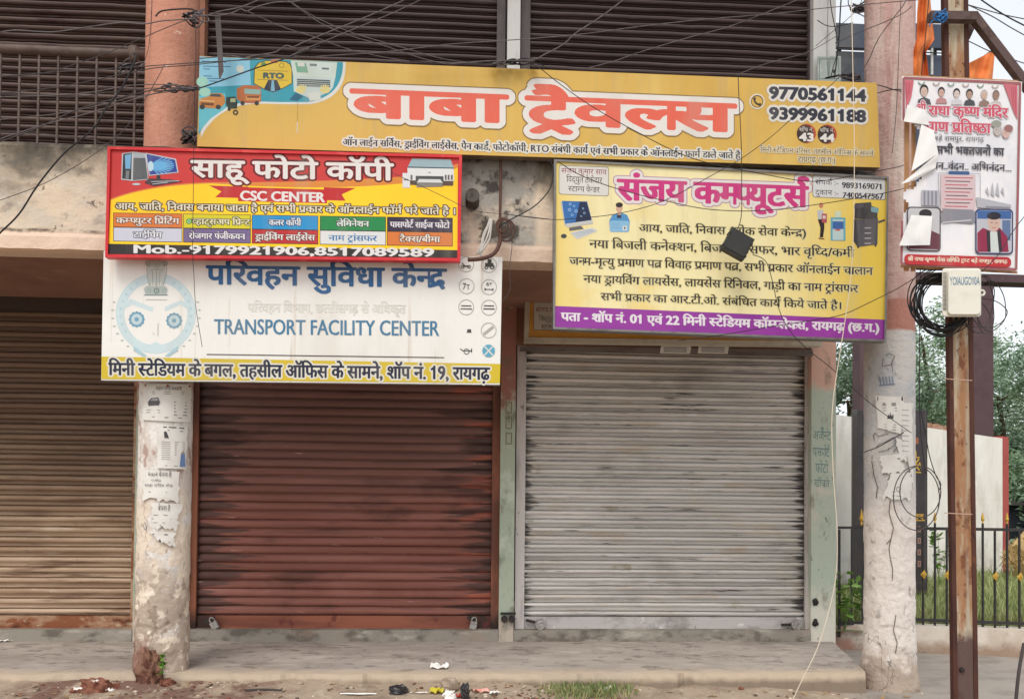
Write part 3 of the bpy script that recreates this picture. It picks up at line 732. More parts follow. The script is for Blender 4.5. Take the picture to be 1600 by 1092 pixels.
text(b, s, "ऑन लाईन सर्विस, ड्राईविंग लाईसेंस, पैन कार्ड, फोटोकॉपी, RTO संबंधी कार्य एवं सभी प्रकार के ऑनलाईन फार्म डाले जाते है", 536, 1157, 217.5, 227, (44,46,66), .0345, (.5,.3), halo=(2.6,(246,240,226)))
s.done()
b = s.part("phone_number")
text(b, s, "9770561144", 1203, 1352, 136.5, 154, (58,60,72), .033, (1.5,1.2), halo=(3.6,(246,240,230)))
text(b, s, "9399961188", 1203, 1352, 168.5, 186, (58,60,72), .033, (1.5,1.2), halo=(3.6,(246,240,230)))
b.ring(s, 1183, 159, 10, 12.2, ink((246,236,214))); b.ring(s, 1183, 159, 8.6, 9.4, ink((110,84,40)))
b.line(s, bez((1178.5,154.5),(1179,162.5),(1187,164),6), 2.4, ink((50,46,44))); b.line(s, [(1177.5,155.5),(1180.5,153.5)], 3.2, ink((50,46,44))); b.line(s, [(1186,165),(1188.5,162)], 3.2, ink((50,46,44)))
s.done()
b = s.part("shop_number_badge")
for cx, cy, nn in ((1260,208.8,"43"),(1292.5,210,"44")):
    b.ell(s, cx, cy, 15, 15, ink((206,84,56))); b.ell(s, cx-1.6, cy+.4, 13.4, 14.2, ink((112,56,44))); b.ell(s, cx-3.4, cy+.8, 11.4, 13.2, ink((66,48,46)))
    text(b, s, "शॉप नं.", cx-11, cx+11, cy-9, cy-3.5, (244,238,228), .03, (.2,.1))
    text(b, s, nn, cx-10.5, cx+10.5, cy-.5, cy+11.5, (248,244,236), .03, (1.1,.9))
s.done()
b = s.part("address_lettering")
text(b, s, "मिनी स्टेडियम परिसर, तहसील ऑफिस के सामने", 1188, 1365, 230.5, 237.5, (96,72,50), .034, (.3,.1), halo=(1.7,(240,224,186)))
text(b, s, "रायगढ़ (छ.ग.)", 1247, 1305, 245, 253, (96,72,50), .034, (.3,.1), halo=(1.7,(240,224,186)))
s.done()

# ---------------------------------------------------------------- red photocopy board
m_redv = M("red_vinyl", (222,56,52), .4, [((204,44,46), .6, ('n', (1.5,1,1.5), .45, .7)), ((232,84,72), .4, ('n', (3,1,3), .55, .75, 4, 5))], ((5,1,1.1), .3, .03, 3))
m_redf = M("red_frame", (206,44,50), .35, [((232,96,92), .5, ('n', 9, .5, .7))])
s = Sign("signboard", "red and yellow photocopy board with ten coloured service boxes and a black phone strip", "shop sign",
         [(168,229),(722,242),(719,408),(164,402)], 5.82, .06, m_redv, m_redf, 4.5, m_redf)
YL = M("yellow_vinyl", (250,205,30), .4, [((252,190,28), .6, ('n', (1.2,1,1.2), .45, .68)), ((255,220,60), .4, ('n', (2,1,2), .55, .7, 4, 3))])
b = s.part("yellow_field")
b.poly(s, [(173,311)] + bez((173,311),(230,288),(330,285))[1:] + bez((330,285),(470,286),(600,278),8)[1:] + bez((600,278),(660,276),(715.5,256),8)[1:] + [(714.8,391),(169.5,383)], ink((244,150,60)))
b.poly(s, [(173,313)] + bez((173,313),(230,290),(330,287))[1:] + bez((330,287),(500,300),(640,286),8)[1:] + bez((640,286),(690,276),(715.3,262),8)[1:] + [(714.8,391),(169.5,383)], YL)
s.done()
b = s.part("headline_lettering")
text(b, s, "साहू फोटो कॉपी", 299, 614, 251.5, 276.5, (250,246,240), .017, (1.5,1.0), halo2=(3,(70,20,24)), halo=(1.4,(160,30,34)))
s.done()
b = s.part("ribbon")
RB2 = ink((214,40,44)); RD = ink((150,24,30))
b.poly(s, [(326,290),(388,292),(388,310),(336,308.5),(346,299.5)], RB2); b.poly(s, [(556,294),(506,293),(506,313),(540,314),(534,304)], RB2)
b.poly(s, [(372,305),(388,306),(388,311)], RD); b.poly(s, [(512,310),(506,310),(506,313)], RD)
b.poly(s, [(372,292.5),(512,296.5),(511,318),(372,314.5)], RB2)
text(b, s, "CSC CENTER", 376, 507, 298.5, 313, (252,248,244), .022, (1.0,.7))
s.done()
b = s.part("service_lettering")
text(b, s, "आय, जाति, निवास बनाया जाता है एवं सभी प्रकार के ऑनलाईन फॉर्म भरे जाते है ।", 181, 711, 317.5, 327.5, (250,240,214), .0155, (.35,.2), halo=(1.7,(84,58,20)))
s.done()
xb = [(160+a/2.807, 160+c/2.807) for a, c in ((50,348),(357,648),(658,944),(956,1241),(1251,1534))]
box = [[((240,130,56),"कम्प्युटर प्रिंटिंग",(250,240,230),(120,60,30)),((238,224,40),"व्हाट्सअप प्रिन्ट",(246,240,200),(90,84,30)),((34,160,226),"कलर कॉपी",(240,246,250),(30,60,110)),((34,150,80),"लेमिनेशन",(240,248,240),(16,70,40)),((56,44,72),"पासपोर्ट साईज फोटो",(246,240,246),None)],
       [((226,226,240),"टाईपिंग",(250,250,252),(96,90,120)),((132,112,160),"रोजगार पंजीकयन",(250,246,250),(66,50,90)),((214,44,48),"ड्राईविंग लाईसेंस",(252,246,240),(110,16,20)),((246,246,244),"नाम ट्रांसफर",(60,130,190),None),((240,134,58),"टैक्स/बीमा",(252,240,226),(120,60,30))]]
for r_ in range(2):
    for i, (xa, xc) in enumerate(xb):
        colr, tx, fc, hc = box[r_][i]; y0 = (333.3, 355.8)[r_] + .0152*(xa-178); hgt = (21, 20.5)[r_]
        b = s.part("service_box")
        b.rect(s, xa-.9, y0-.9, xc+.9, y0+hgt+.9, ink((60,44,34)), .0152); b.rect(s, xa, y0, xc, y0+hgt, ink(colr), .0152)
        wd = (xc-xa); nch = len(tx); k = min(wd-8, nch*6.3)
        xo = 6 if (r_ == 0 and i == 1) else 0
        if xo: b.ell(s, xa+8, y0+11, 4.5, 4.5, ink((60,170,70))); b.ring(s, xa+8, y0+11, 1.6, 2.6, ink((230,240,220)))
        xm = (xa+xc)/2 + xo
        text(b, s, tx, xm-k/2+xo*.5, xm+k/2-xo*.3, y0+6.8, y0+15.6, fc, .0152, (.45,.25), halo=(1.3,hc) if hc else None)
        s.done()
b = s.part("phone_strip")
b.poly(s, [(169.4,381),(714.6,391),(714.2,403),(169,397)], ink((52,46,44)))
text(b, s, "Mob.-9179921906,8517089589", 210, 677, 382.6, 395.2, (250,248,246), .0125, (1.6,.5))
s.done()
b = s.part("computer_picture")
GR = ink((96,100,104)); LG = ink((210,214,220)); BLK = ink((36,38,46))
b.poly(s, [(190.5,240),(208,237),(228,240),(232,281),(207,283),(189.5,281)], LG)
b.poly(s, [(192.5,241),(206,239),(205,281),(190.8,279.5)], BLK); b.poly(s, [(195,243),(205,240.5),(203.5,264),(196,264)], ink((120,190,236))); b.poly(s, [(197,267),(202,267),(201,280),(196,279)], ink((130,134,140)))
b.poly(s, [(208.5,247),(227,247),(231,280),(207.5,282)], GR); b.poly(s, [(209,239),(226,241),(227,247),(208.5,247)], ink((186,192,198)))
b.poly(s, [(227,239),(275,248.5),(279,270),(233,275)], LG); b.poly(s, [(229,241),(273.5,250),(277,269),(234,273.5)], ink((44,70,160)))
for a_ in range(-5, 7):
    an = math.radians(a_*11); L_ = 38
    x1_, y1_ = min(275, 234+L_*math.cos(an)), 259 + L_*math.sin(an)*.42
    b.poly(s, [(233,258),(x1_, y1_-1.0),(x1_, y1_+.6),(233,261)], ink((110,190,244)))
b.ell(s, 235.5,260,4.5,8, ink((206,238,250)))
b.poly(s, [(245,274),(250,274),(251,281),(244,281)], BLK); b.poly(s, [(232,279),(266,280.5),(285,284),(240,291),(226,286)], ink((70,50,60))); b.line(s, [(236,284),(280,283)], 1, LG); b.line(s, [(238,288),(262,285)], 1, LG); b.ell(s, 213,288,6.5,1.8, LG)
s.done()
b = s.part("printer_picture")
b.poly(s, [(644,248),(704,249.5),(709,262.5),(637,261)], ink((170,196,204))); b.poly(s, [(637,260.5),(709,262.3),(709,264.5),(637,263)], ink((70,90,100)))
b.poly(s, [(636.5,262.5),(709,264),(709.5,283),(637,282)], ink((246,246,244))); b.poly(s, [(641,282),(708.5,283),(708,290.5),(641,289)], ink((100,78,66)))
b.poly(s, [(649.5,275),(693,275.7),(693,291),(649.5,290)], ink((84,82,84))); b.poly(s, [(655,280),(688,280.5),(692,286),(651,285.5)], ink((236,236,232))); b.poly(s, [(651,286.5),(692,287),(691,292),(651,293)], ink((150,140,132)))
for x_ in (641.5,695,699.5,704.5): b.rect(s, x_, 273.5, x_+3, 281.5, ink((110,104,104)))
b.rect(s, 629,270.5,640.5,293.5,ink((246,246,246)),.02); b.rect(s, 631,279.5,638.5,282,ink((130,120,116)),.1); b.ell(s, 671,270,2.6,1.2,ink((190,190,190)))
s.done()

# ---------------------------------------------------------------- white transport board
m_whv = M("white_vinyl", (232,230,224), .45, [((214,208,196), .7, ('n', (1.6,1,.5), .45, .7, 5)), ((244,242,238), .6, ('n', (1,1,2), .5, .7, 4, 4)), ((206,190,170), .6, ('n', (16,1,.6), .62, .72, 5, 6)), ((214,196,186), .5, ('r', 'X', .55, .5), ('r', 'X', .36, .45), ('n', (9,1,.8), .5, .65, 4, 9))], ((5,1,1.1), .3, .03, 3))
m_alu = M("aluminium_trim", (180,178,174), .4, [((150,146,140), .6, ('n', 9, .45, .65))], metal=.4)
s = Sign("signboard", "white transport facility board with pale blue wheel emblem and yellow address band", "shop sign",
         [(162,392),(785,402),(781,601),(158,594)], 5.94, .06, m_whv, m_alu)
b = s.part("emblem")
PB = ink((228,248,252)); PB2 = ink((190,228,240)); BG = ink((126,178,204)); SG = ink((172,190,182)); SD = ink((126,148,142))
cx, cy = 243.5, 490
b.ring(s, cx, cy, 49.6, 62.3, PB2, 48); b.ring(s, cx, cy, 50.2, 61.7, PB, 48)
b.poly(s, [(184,478),(204,467),(240,481),(238,487),(206,476),(196,482)], PB); b.poly(s, [(302,478),(282,469),(257,480),(258,487),(282,476),(292,483)], PB)
b.poly(s, [(200,522),(232,540),(243,534),(256,540),(288,522),(280,545),(243,553),(208,545)], PB)
for q in range(20):
    an = math.radians(150 + q*12.6)
    if abs(q-9.5) > 2.2: b.ring(s, cx+55*math.cos(an), cy+55*math.sin(an), 1.3, 2.4, PB2, 8)
for ex, ey in ((213.5,499),(272,501)):
    b.ring(s, ex, ey, 8.4, 11.8, BG, 30); b.ell(s, ex, ey, 8.6, 8.6, ink((214,236,242))); b.ell(s, ex, ey, 3.4, 3.4, BG)
    for q in range(12):
        an = math.radians(q*30); b.ell(s, ex+11.6*math.cos(an), ey+11.6*math.sin(an), 1.4, 1.4, BG, 8)
# lion pillar
b.poly(s, [(232,409),(238,404),(250,404),(256,409),(258,420),(255,446),(252,447),(249,432),(246,447),(242,447),(239,432),(236,447),(232,446),(229,420)], ink((226,230,222)))
for xq, ww in ((244.5,6.5),(231.5,4.5),(257.5,4.5)):
    b.ring(s, xq, 412, ww-1.2, ww, SG, 20); b.ell(s, xq, 412.5, ww*.55, ww*.5, ink((206,214,206))); b.ell(s, xq-1.6, 410.5, .7, .7, SD, 8); b.ell(s, xq+1.6, 410.5, .7, .7, SD, 8); b.line(s, [(xq-1.8,414.5),(xq+1.8,414.5)], .7, SD)
for pts in ([(229,418),(230,432),(234,446)],[(260,418),(259,432),(255,446)],[(238,424),(239,446)],[(250,424),(249,446)],[(244.5,422),(244.5,446)],[(234,424),(240,421),(249,421),(255,424)]): b.line(s, pts, 1.1, SG)
b.poly(s, [(225,451),(229,447),(258,447),(262,452),(260,461),(227,461)], ink((200,212,204))); b.ring(s, 244.5, 454.5, 2.8, 4.6, SD, 18); b.ell(s, 244.5,454.5,1.2,1.2,SD)
b.ring(s, 233,454.5,2,3.6,SG,12); b.ring(s, 256,454.5,2,3.6,SG,12); b.line(s, [(225,461),(262,461)], 1.2, SD); b.line(s, [(228,468),(261,468.5)], .9, ink((206,210,200)))
b.line(s, [(247,505),(246.5,525)], .8, ink((190,180,160))); b.line(s, [(239,520),(241,523)], .8, ink((190,180,160)))
for sg in (-1, 1):
    for q in range(9):
        an = math.radians(90 + sg*(18+q*11)); x_, y_ = cx+sg*0+68*math.cos(an), cy+66*math.sin(an)
        b.ell(s, x_, y_, 2.4, 1.1, ink((206,214,206)), 8)
    b.poly(s, [(cx+sg*34,541),(cx+sg*28,545),(cx+sg*14,556),(cx+sg*20,557),(cx+sg*34,548)], PB2)
s.done()
b = s.part("headline_lettering")
text(b, s, "परिवहन सुविधा केन्द्र", 323, 697, 415.5, 443.5, (56,112,168), .0145, (1.7,1.1))
s.done()
b = s.part("faded_lettering")
text(b, s, "परिवहन विभाग, छत्तीसगढ़ से अधिकृत", 387, 634, 474, 487, (252,247,238), .01, (.4,.2))
s.done()
b = s.part("english_lettering")
text(b, s, "TRANSPORT FACILITY CENTER", 335, 686, 498.5, 521.5, (76,138,178), .0085, (.55,.25))
b.line(s, [(323,553.6),(694,558.6)], 1.5, ink((84,76,70)))
s.done()
b = s.part("address_band")
b.poly(s, [(158.7,557),(781.8,568.5),(781.1,598.5),(158.3,592)], ink((236,206,52)))
text(b, s, "मिनी स्टेडियम के बगल, तहसील ऑफिस के सामने, शॉप नं. 19, रायगढ़", 170, 765, 567.5, 586, (36,40,66), .0125, (1.1,.6), halo=(2.6,(246,242,226)))
s.done()
DG = ink((74,72,70)); LGc = ink((196,194,186))
def symbol(x_, y_, circle, fn):
    b = s.part("traffic_symbol")
    if circle: b.ring(s, x_, y_, 11.2, 12.2, LGc, 26)
    fn(b); s.done()
def t1(b): b.ring(s, 723, 417, 1.6, 2.8, DG, 12); b.ring(s, 733, 417, 1.6, 2.8, DG, 12); b.line(s, [(723,416),(733,416)], 2.4, DG); b.line(s, [(722,411),(726,415)], 1.4, DG)
def t2(b): b.rect(s, 758,411,771,417,DG); b.ring(s, 760,418,1.6,3,DG,12); b.ring(s, 769,417,2.2,4,DG,12); b.line(s, [(762,408),(768,408)], 6, DG)
def t3(b): text(b, s, "7т", 723, 734, 442.5, 452.5, (60,58,58), .01, (.3,.2))
def t4(b):
    text(b, s, "6т", 760, 769, 441, 446.5, (60,58,58), .01, (.2,.1)); b.line(s, [(757,452),(771,452.4)], 1.2, DG); b.poly(s, [(757,449.5),(760.5,452),(757,454.5)], DG); b.poly(s, [(771,450),(767.5,452.3),(771,455)], DG)
def t5(x_):
    def f(b): b.line(s, [(x_-8,477.6),(x_+8,478)], 1.6, DG); b.line(s, [(x_-9,482.4),(x_+9,482.8)], 1.6, DG)
    return f
def t7(b): b.rect(s, 730,514.5,736,519,DG); b.line(s, [(729,519),(737,519)], 1, DG)
def t8(b): b.line(s, [(756,522),(771,510)], 4, LGc)
def t9(b): b.line(s, [(719,545),(724,548),(737,548)], 1.3, DG); b.ring(s, 729,549,3.6,4.6,DG,14); b.poly(s, [(736,546),(737.5,543),(737.5,551),(736,550)], DG)
def t10(b): b.ell(s, 763.5,548,9.8,9.8,ink((110,186,216))); b.line(s, [(757,541),(770,555)], 2.2, WH); b.line(s, [(757,555),(770,541)], 2.2, WH)
for q in ((728.5,413,1,t1),(764,414,1,t2),(729,447,1,t3),(764,448.5,1,t4),(728.5,480,1,t5(728.5)),(764,480.5,1,t5(764)),(733,516,0,t7),(763.5,516,1,t8),(728,548,0,t9),(763.5,548,0,t10)): symbol(*q)

# ---------------------------------------------------------------- yellow and purple board
m_ygr = M("yellow_fade_vinyl", (226,194,76), .4, [((236,226,180), .85, ('r', 'X', .50, .95), ('r', 'X', 2.95, 2.2), ('r', 'Z', 2.2, 2.6)), ((190,176,140), .35, ('n', (6,1,.9), .5, .72, 5, 8)), ((226,186,50), .5, ('n', (1.6,1,1.6), .5, .7))], ((5,1,1.1), .3, .03, 3))
m_ofr = M("grey_box_frame", (126,122,118), .4, [((90,84,80), .6, ('n', 9, .45, .65))], metal=.3)
s = Sign("signboard", "yellow computer shop board with pink headline and purple address band", "shop sign",
         [(866,249),(1389,276),(1385,534),(864,514)], 5.86, .08, m_ygr, m_ofr, 3.2, m_ofr)
YS = s
SL = .0405
b = s.part("name_plate")
b.rect(s, 873,258,951.5,304,ink((150,140,120)),.04,4); b.rect(s, 874,259,950.5,303,ink((240,236,228)),.04,3.6)
text(b, s, "संजय कुमार साव", 877, 948, 263, 270.5, (150,50,80), .04, (.3,.1)); text(b, s, "विद्युत ठेकेदार", 885, 941, 276, 284.5, (50,44,48), .04, (.3,.1)); text(b, s, "स्टाम्प वेन्डर", 888, 937, 291, 299, (50,44,48), .04, (.3,.1))
s.done()
b = s.part("headline_lettering")
text(b, s, "संजय कम्प्यूटर्स", 966, 1262, 280.5, 312, (222,58,136), .0395, (2.6,1.5), halo=(4.4,(248,240,236)), halo2=(5.6,(190,140,180)), cell=.6)
s.done()
b = s.part("phone_plate")
b.rect(s, 1269.5,273,1384,308.5,ink((150,140,120)),.04,4); b.rect(s, 1270.5,274,1383,307.5,ink((236,236,236)),.04,3.6)
text(b, s, "संपर्क :-", 1274, 1310, 281, 288.5, (44,42,48), .04, (.3,.2)); text(b, s, "9893169071", 1316, 1377, 285, 294, (44,42,48), .04, (.5,.3))
text(b, s, "दुकान :-", 1274, 1310, 297, 304.5, (44,42,48), .04, (.3,.2)); text(b, s, "7400547567", 1317, 1380, 300.5, 309, (44,42,48), .04, (.5,.3))
s.done()
b = s.part("service_lettering")
BK = (54,44,44)
text(b, s, "आय, जाति, निवास (लोक सेवा केन्द्र)", 999, 1259, 351, 362, BK, .031, (.55,.3), halo=(1.3,(246,232,170)))
text(b, s, "नया बिजली कनेक्शन, बिजली ट्रांसफर, भार वृध्दि/कमी", 921, 1335, 375, 387, BK, .036, (.55,.3), halo=(1.3,(246,232,170)))
text(b, s, "जन्म-मृत्यु प्रमाण पत्र विवाह प्रमाण पत्र, सभी प्रकार ऑनलाईन चालान", 890, 1364, 402, 413.5, BK, .0345, (.55,.3), halo=(1.3,(246,232,170)))
text(b, s, "नया ड्रायविंग लायसेंस, लायसेंस रिनिवल, गाड़ी का नाम ट्रांसफर", 912, 1341, 430, 441.5, BK, .0365, (.55,.3), halo=(1.3,(246,232,170)))
text(b, s, "सभी प्रकार का आर.टी.ओ. संबंधित कार्य किये जाते है।", 939, 1314, 458, 469, BK, .0385, (.55,.3), halo=(1.3,(246,232,170)))
s.done()
b = s.part("address_band")
b.poly(s, [(867.5,478),(1383,499.5),(1382.2,530.6),(867.2,511)], M("purple_vinyl", (146,56,152), .4, [((124,44,134), .6, ('n', (2,1,4), .45, .7)), ((190,90,190), .4, ('n', (1,1,2), .55, .75, 4, 3))]))
text(b, s, "पता - शॉप नं. 01 एवं 22 मिनी स्टेडियम कॉम्प्लेक्स, रायगढ़ (छ.ग.)", 877, 1373, 488.5, 500.5, (250,244,248), .0365, (.9,.5))
s.done()
b = s.part("computer_picture")
b.poly(s, [(876,316),(918,314),(925,343),(927,350),(886,355),(882,352)], ink((206,206,202))); b.poly(s, [(878,314),(917,315.5),(924.5,344),(883,350)], ink((34,48,84))); b.poly(s, [(878,314),(906,315),(899,347),(883,350)], ink((60,120,190)))
for x_, y_, q in ((891,319,2.2),(897,322,1.8),(890,328,2.6),(900,330,2.6),(894,336,2),(911,326,1.6),(913,333,1.8),(908,338,1.4)): b.ring(s, x_, y_, q*.6, q, ink((170,210,240)), 10)
b.poly(s, [(883,350),(925,344),(926,349),(886,355.5)], ink((216,216,214))); b.poly(s, [(889,356),(908,353),(912,358),(890,361)], ink((110,110,112)))
b.poly(s, [(891,364),(925,356),(934,361),(902,374)], ink((226,228,230)))
for q in range(3): b.line(s, [(895+q*3,365.5+q*2.2),(924+q*2.5,358.6+q*1.2)], .8, ink((160,170,180)))
b.ell(s, 881,369,4.5,3.4,ink((66,66,70)))
s.done()
b = s.part("person_picture")
SKN = ink((232,186,158)); BLU = ink((90,160,214)); LB = ink((150,204,238))
b.poly(s, [(952,345),(957,336),(964,333),(972,333),(980,336),(984,346),(983,361),(953,361)], BLU); b.poly(s, [(964,332.5),(971,332.5),(969,338),(966,338)], SKN); b.rect(s, 964,336,971,341,ink((52,60,84)))
b.ell(s, 967.6,325.5,5.2,6.6,SKN); b.ell(s, 967.6,320.4,5.6,4,ink((54,40,38)),20); b.rect(s, 953,345,983,362.5,LB,.01,3); b.rect(s, 973,353,979.5,360,WH); b.ell(s, 976.2,356.5,1.3,2.2,ink((70,110,140)),10)
for q in (349,352,356): b.line(s, [(956,q),(968,q+.3)], .8, ink((110,170,214)))
s.done()
b = s.part("kiosk_picture")
b.ell(s, 1283,321,3.4,4,ink((226,140,110))); b.poly(s, [(1277,329),(1286,328),(1288,342),(1278,343)], ink((206,210,214))); b.poly(s, [(1278,343),(1288,343),(1288,357),(1286,371),(1281,371),(1282,356)], ink((50,40,38))); b.rect(s, 1284,334,1292,348,ink((196,90,100)),.02); b.rect(s,1285.5,337,1290,342,ink((240,220,216))); b.line(s, [(1279,372.5),(1288,373.5)], 1.6, ink((120,70,60)))
b.rect(s, 1298,340,1321,376,ink((110,186,206)),.01); b.rect(s, 1301,343,1318,375,ink((206,228,226)),.01); b.rect(s, 1301,346,1318,358,ink((70,110,180)),.01); b.rect(s, 1304.5,330,1314,340,ink((226,236,206))); b.ell(s, 1309,359.5,4.5,1.4,ink((220,100,80)))
s.done()
b = s.part("copier_picture")
CG = ink((84,80,88)); CD = ink((50,48,54))
b.poly(s, [(1333,343),(1372,341.5),(1371,382),(1340,386),(1333,376)], CG); b.poly(s, [(1333,343),(1338,343),(1341,386),(1333,376)], CD)
b.poly(s, [(1336,318),(1361,316),(1362,322),(1371,325),(1371,342),(1335,342)], CD); b.poly(s, [(1335,320),(1350,318),(1350,324),(1335,326)], CG); b.poly(s, [(1361,323.5),(1373,325),(1372,333),(1361,331)], ink((130,180,190)))
b.poly(s, [(1372,346),(1382,342.5),(1383,345),(1373,349)], CG)
for q in range(4): b.line(s, [(1351,356.5+q*8),(1361,356.3+q*8)], 1.6, ink((196,192,196)))
for x_, y_ in ((1341,386),(1368,383.5)): b.ell(s, x_, y_, 1.6, 2, CD)
s.done()

# ---------------------------------------------------------------- inner board above the grey shutter
m_inn = M("orange_board_rim", (206,150,64), .5, [((180,124,50), .6, ('n', (2,1,2), .45, .7))])
m_crm = M("cream_trim", (196,186,168), .6, [((160,148,130), .7, ('n', (4,2,4), .45, .66))])
s = Sign("signboard", "older orange-rimmed board half hidden behind the yellow board, over the grey shutter", "shop sign",
         [(821,463),(1286,466),(1285,540.5),(819,534)], 7.30, .10, m_inn, m_crm, 7, m_crm)
b = s.part("name_plate")
b.rect(s, 833.5,469,901,516,ink((150,128,110)),.01,2); b.rect(s, 834.5,470,900,515,ink((216,208,196)),.01,2)
text(b, s, "संजय कुमार साव", 837, 897, 480.5, 488, (150,60,84), .01, (.3,.1)); text(b, s, "विद्युत ठेकेदार", 842, 892, 494, 501, (50,44,48), .01, (.3,.1)); text(b, s, "स्टाम्प वेन्डर", 846, 888, 508, 514, (50,44,48), .01, (.3,.1))
s.done()
# ================================================================ free-standing things
def bz(p): return Vector(p)
# ---- painted words on the corner pier and small fittings of the building
PS = Wall(YP)
mb = MB()
for tx, x0, x1, y0, y1 in (("अर्जेन्ट",1270,1298,673,686),("पासपोर्ट",1270,1296,699,712),("फोटो",1274,1294,724,738),("खींचते",1272,1296,749,760)):
    text(mb, PS, tx, x0, x1, y0, y1, (112,146,146), .06, (.25,.1), cell=.5)
mb.build("painted_lettering", None, bld)
mb = MB()
for y in (628,652,676): mb.frame(PS, 790, y, 800, y+18, 1.6, ink((140,134,112)))
mb.build("painted_marks", None, bld)
m_blk = M("black_iron", (44,40,40), .6, [((70,58,52), .5, ('n', 20, .5, .7))])
for px in (788, 800):
    c = P(px, 967, YP-.03); b = MB(); b.lathe((c.x, c.y, c.z), [(.001,.03),(.026,.03),(.03,.02),(.03,-.03)], 14, axis=1); b.build("bolt_boss", m_blk, bld)
b = MB(); c0, c1 = P(782, 958, YP-.02), P(806, 958, YP-.02); b.bar(c0, c1, .02, .02); b.build("bolt_bar", m_blk, bld)
for py in (940, 973):
    c = P(1274, py, YP-.012); b = MB(); b.blob(c, .03, .02, .035, None, py, .4, 10); b.build("wall_pocket", m_blk, bld, smooth=True)
# stickers and strip above the grey shutter
m_paper = M("paper", (228,224,216), .8, [((214,206,196), .5, ('n', 9, .45, .7)), ((236,232,226), .5, ('n', 22, .5, .7, 4, 3))])
m_ptxt = ink((120,112,112), .8)
SH = Wall(7.43)
b = MB(); b.hexa([SH.at(812,540.5,0),SH.at(1270,546,0),SH.at(1270,557,0),SH.at(812,549,0)], [SH.at(812,540.5,-.03),SH.at(1270,546,-.03),SH.at(1270,557,-.03),SH.at(812,549,-.03)]); b.build("lintel_strip", M("lintel_strip", (120,110,104), .7, [((84,74,70), .7, ('n', (3,3,9), .45, .65))]), bld, fix=True)
for x0, lab in ((1031,"small white printed sticker, the left one on the strip above the grey shutter"),(1090,"small white printed sticker, the right one on the strip above the grey shutter")):
    o = thing("sticker", Vector(SH.at(x0, 552)), lab, "sticker", "stickers above the grey shutter")
    b = MB(); h0 = .002
    b.hexa([SH.at(x0+2,540,.004),SH.at(x0+49,541,.004),SH.at(x0+47,553,.004),SH.at(x0,552,.004)], [SH.at(x0+2,540,.001),SH.at(x0+49,541,.001),SH.at(x0+47,553,.001),SH.at(x0,552,.001)], m_paper); b.build("paper", None, o, fix=True)
    b = MB(); SH.k = 300
    for q in range(3): b.line(SH, [(x0+6,543+q*3),(x0+42,543.6+q*3)], 1.2, m_ptxt)
    b.build("lettering", None, o)

# ---- padlocks
m_steel = M("worn_steel", (186,182,178), .35, [((120,112,106), .7, ('n', 40, .45, .65)), ((96,72,56), .5, ('n', 24, .56, .7, 4, 4))], metal=.6)
m_hasp = M("dark_hasp", (58,50,46), .6)
def padlock(px, py, kind, label, tilt):
    c = P(px, py, 7.53); o = thing("padlock", c, label, "padlock", "padlocks on the shutters")
    T = Matrix.Translation(c) @ Matrix.Rotation(tilt, 4, 'Y')
    def put(name, b, m):
        b.v = [tuple(T @ Vector(v)) for v in b.v]; return b.build(name, m, o, smooth=False)
    if kind == 'bar':
        b = MB(); b.box(-.032,.032,-.016,.016,-.05,.02); b.box(-.026,.026,-.020,-.0165,-.044,.014); put("lock_body", b, m_steel)
        b = MB(); b.tube([(-.02,0,.018),(-.02,0,.045),(0,0,.062),(.02,0,.045),(.02,0,.018)], .006, 8); put("shackle", b, m_steel)
        b = MB(); b.bar((-.07,.012,.05),(.03,.012,.05),.012,.03); put("hasp", b, m_hasp)
    else:
        b = MB(); b.lathe((0,0,0), [(.001,.03),(.046,.03),(.052,.022),(.052,-.012),(.046,-.018)], 26, axis=1); put("lock_body", b, m_steel)
        b = MB(); b.tube([(-.03,-.03,.0),(-.015,-.035,.026),(.012,-.035,.03),(.034,-.03,.016)], .008, 8); put("shackle", b, m_steel)
        b = MB(); b.bar((-.14,.012,.012),(-.03,.012,.006),.014,.026); put("hasp", b, m_hasp)
padlock(334, 974, 'bar', "tilted steel padlock at the left end of the red-brown shutter", -.5)
padlock(740, 974, 'bar', "upright steel padlock at the right end of the red-brown shutter", .15)
padlock(844, 975, 'disc', "round disc padlock at the left end of the grey shutter", .2)
padlock(1244, 976, 'disc', "round disc padlock with long hasp at the right end of the grey shutter", -.1)

# ---- bills pasted on the columns
def bill(sf, corners, label, deco, torn=False, group="bills pasted on the columns"):
    (x0,y0),(x1,y1),(x2,y2),(x3,y3) = corners
    o = thing("paper_bill", Vector(sf.at((x2+x3)/2, (y2+y3)/2, .012)), label, "poster", group)
    b = MB(); nx, ny = 9, 10; vs, fs = [], []
    rr = random.Random(int(x0*7+y0))
    for j in range(ny+1):
        v = j/ny; e0 = rr.uniform(-2.2,2.2)*(1 if torn else .3); e1 = rr.uniform(-3,3)*(1 if torn else .3)
        for i in range(nx+1):
            u = i/nx
            px = (x0+e0)*(1-u)*(1-v)+(x1+e1)*u*(1-v)+(x2+e1)*u*v+(x3+e0)*(1-u)*v; py = y0*(1-u)*(1-v)+y1*u*(1-v)+y2*u*v+y3*(1-u)*v
            if torn and j == ny: py += rr.uniform(-9, 3)
            vs.append(sf.at(px, py, .013 + .0015*math.sin(u*5+v*7)))
    for j in range(ny):
        for i in range(nx): a = j*(nx+1)+i; fs.append((a, a+nx+1, a+nx+2, a+1))
    b.add(vs, fs); b.build("paper", m_paper, o, smooth=True)
    b = MB(); sf.k = 800; deco(b); 
    if b.v: b.build("print", None, o)
TX = (96,86,90)
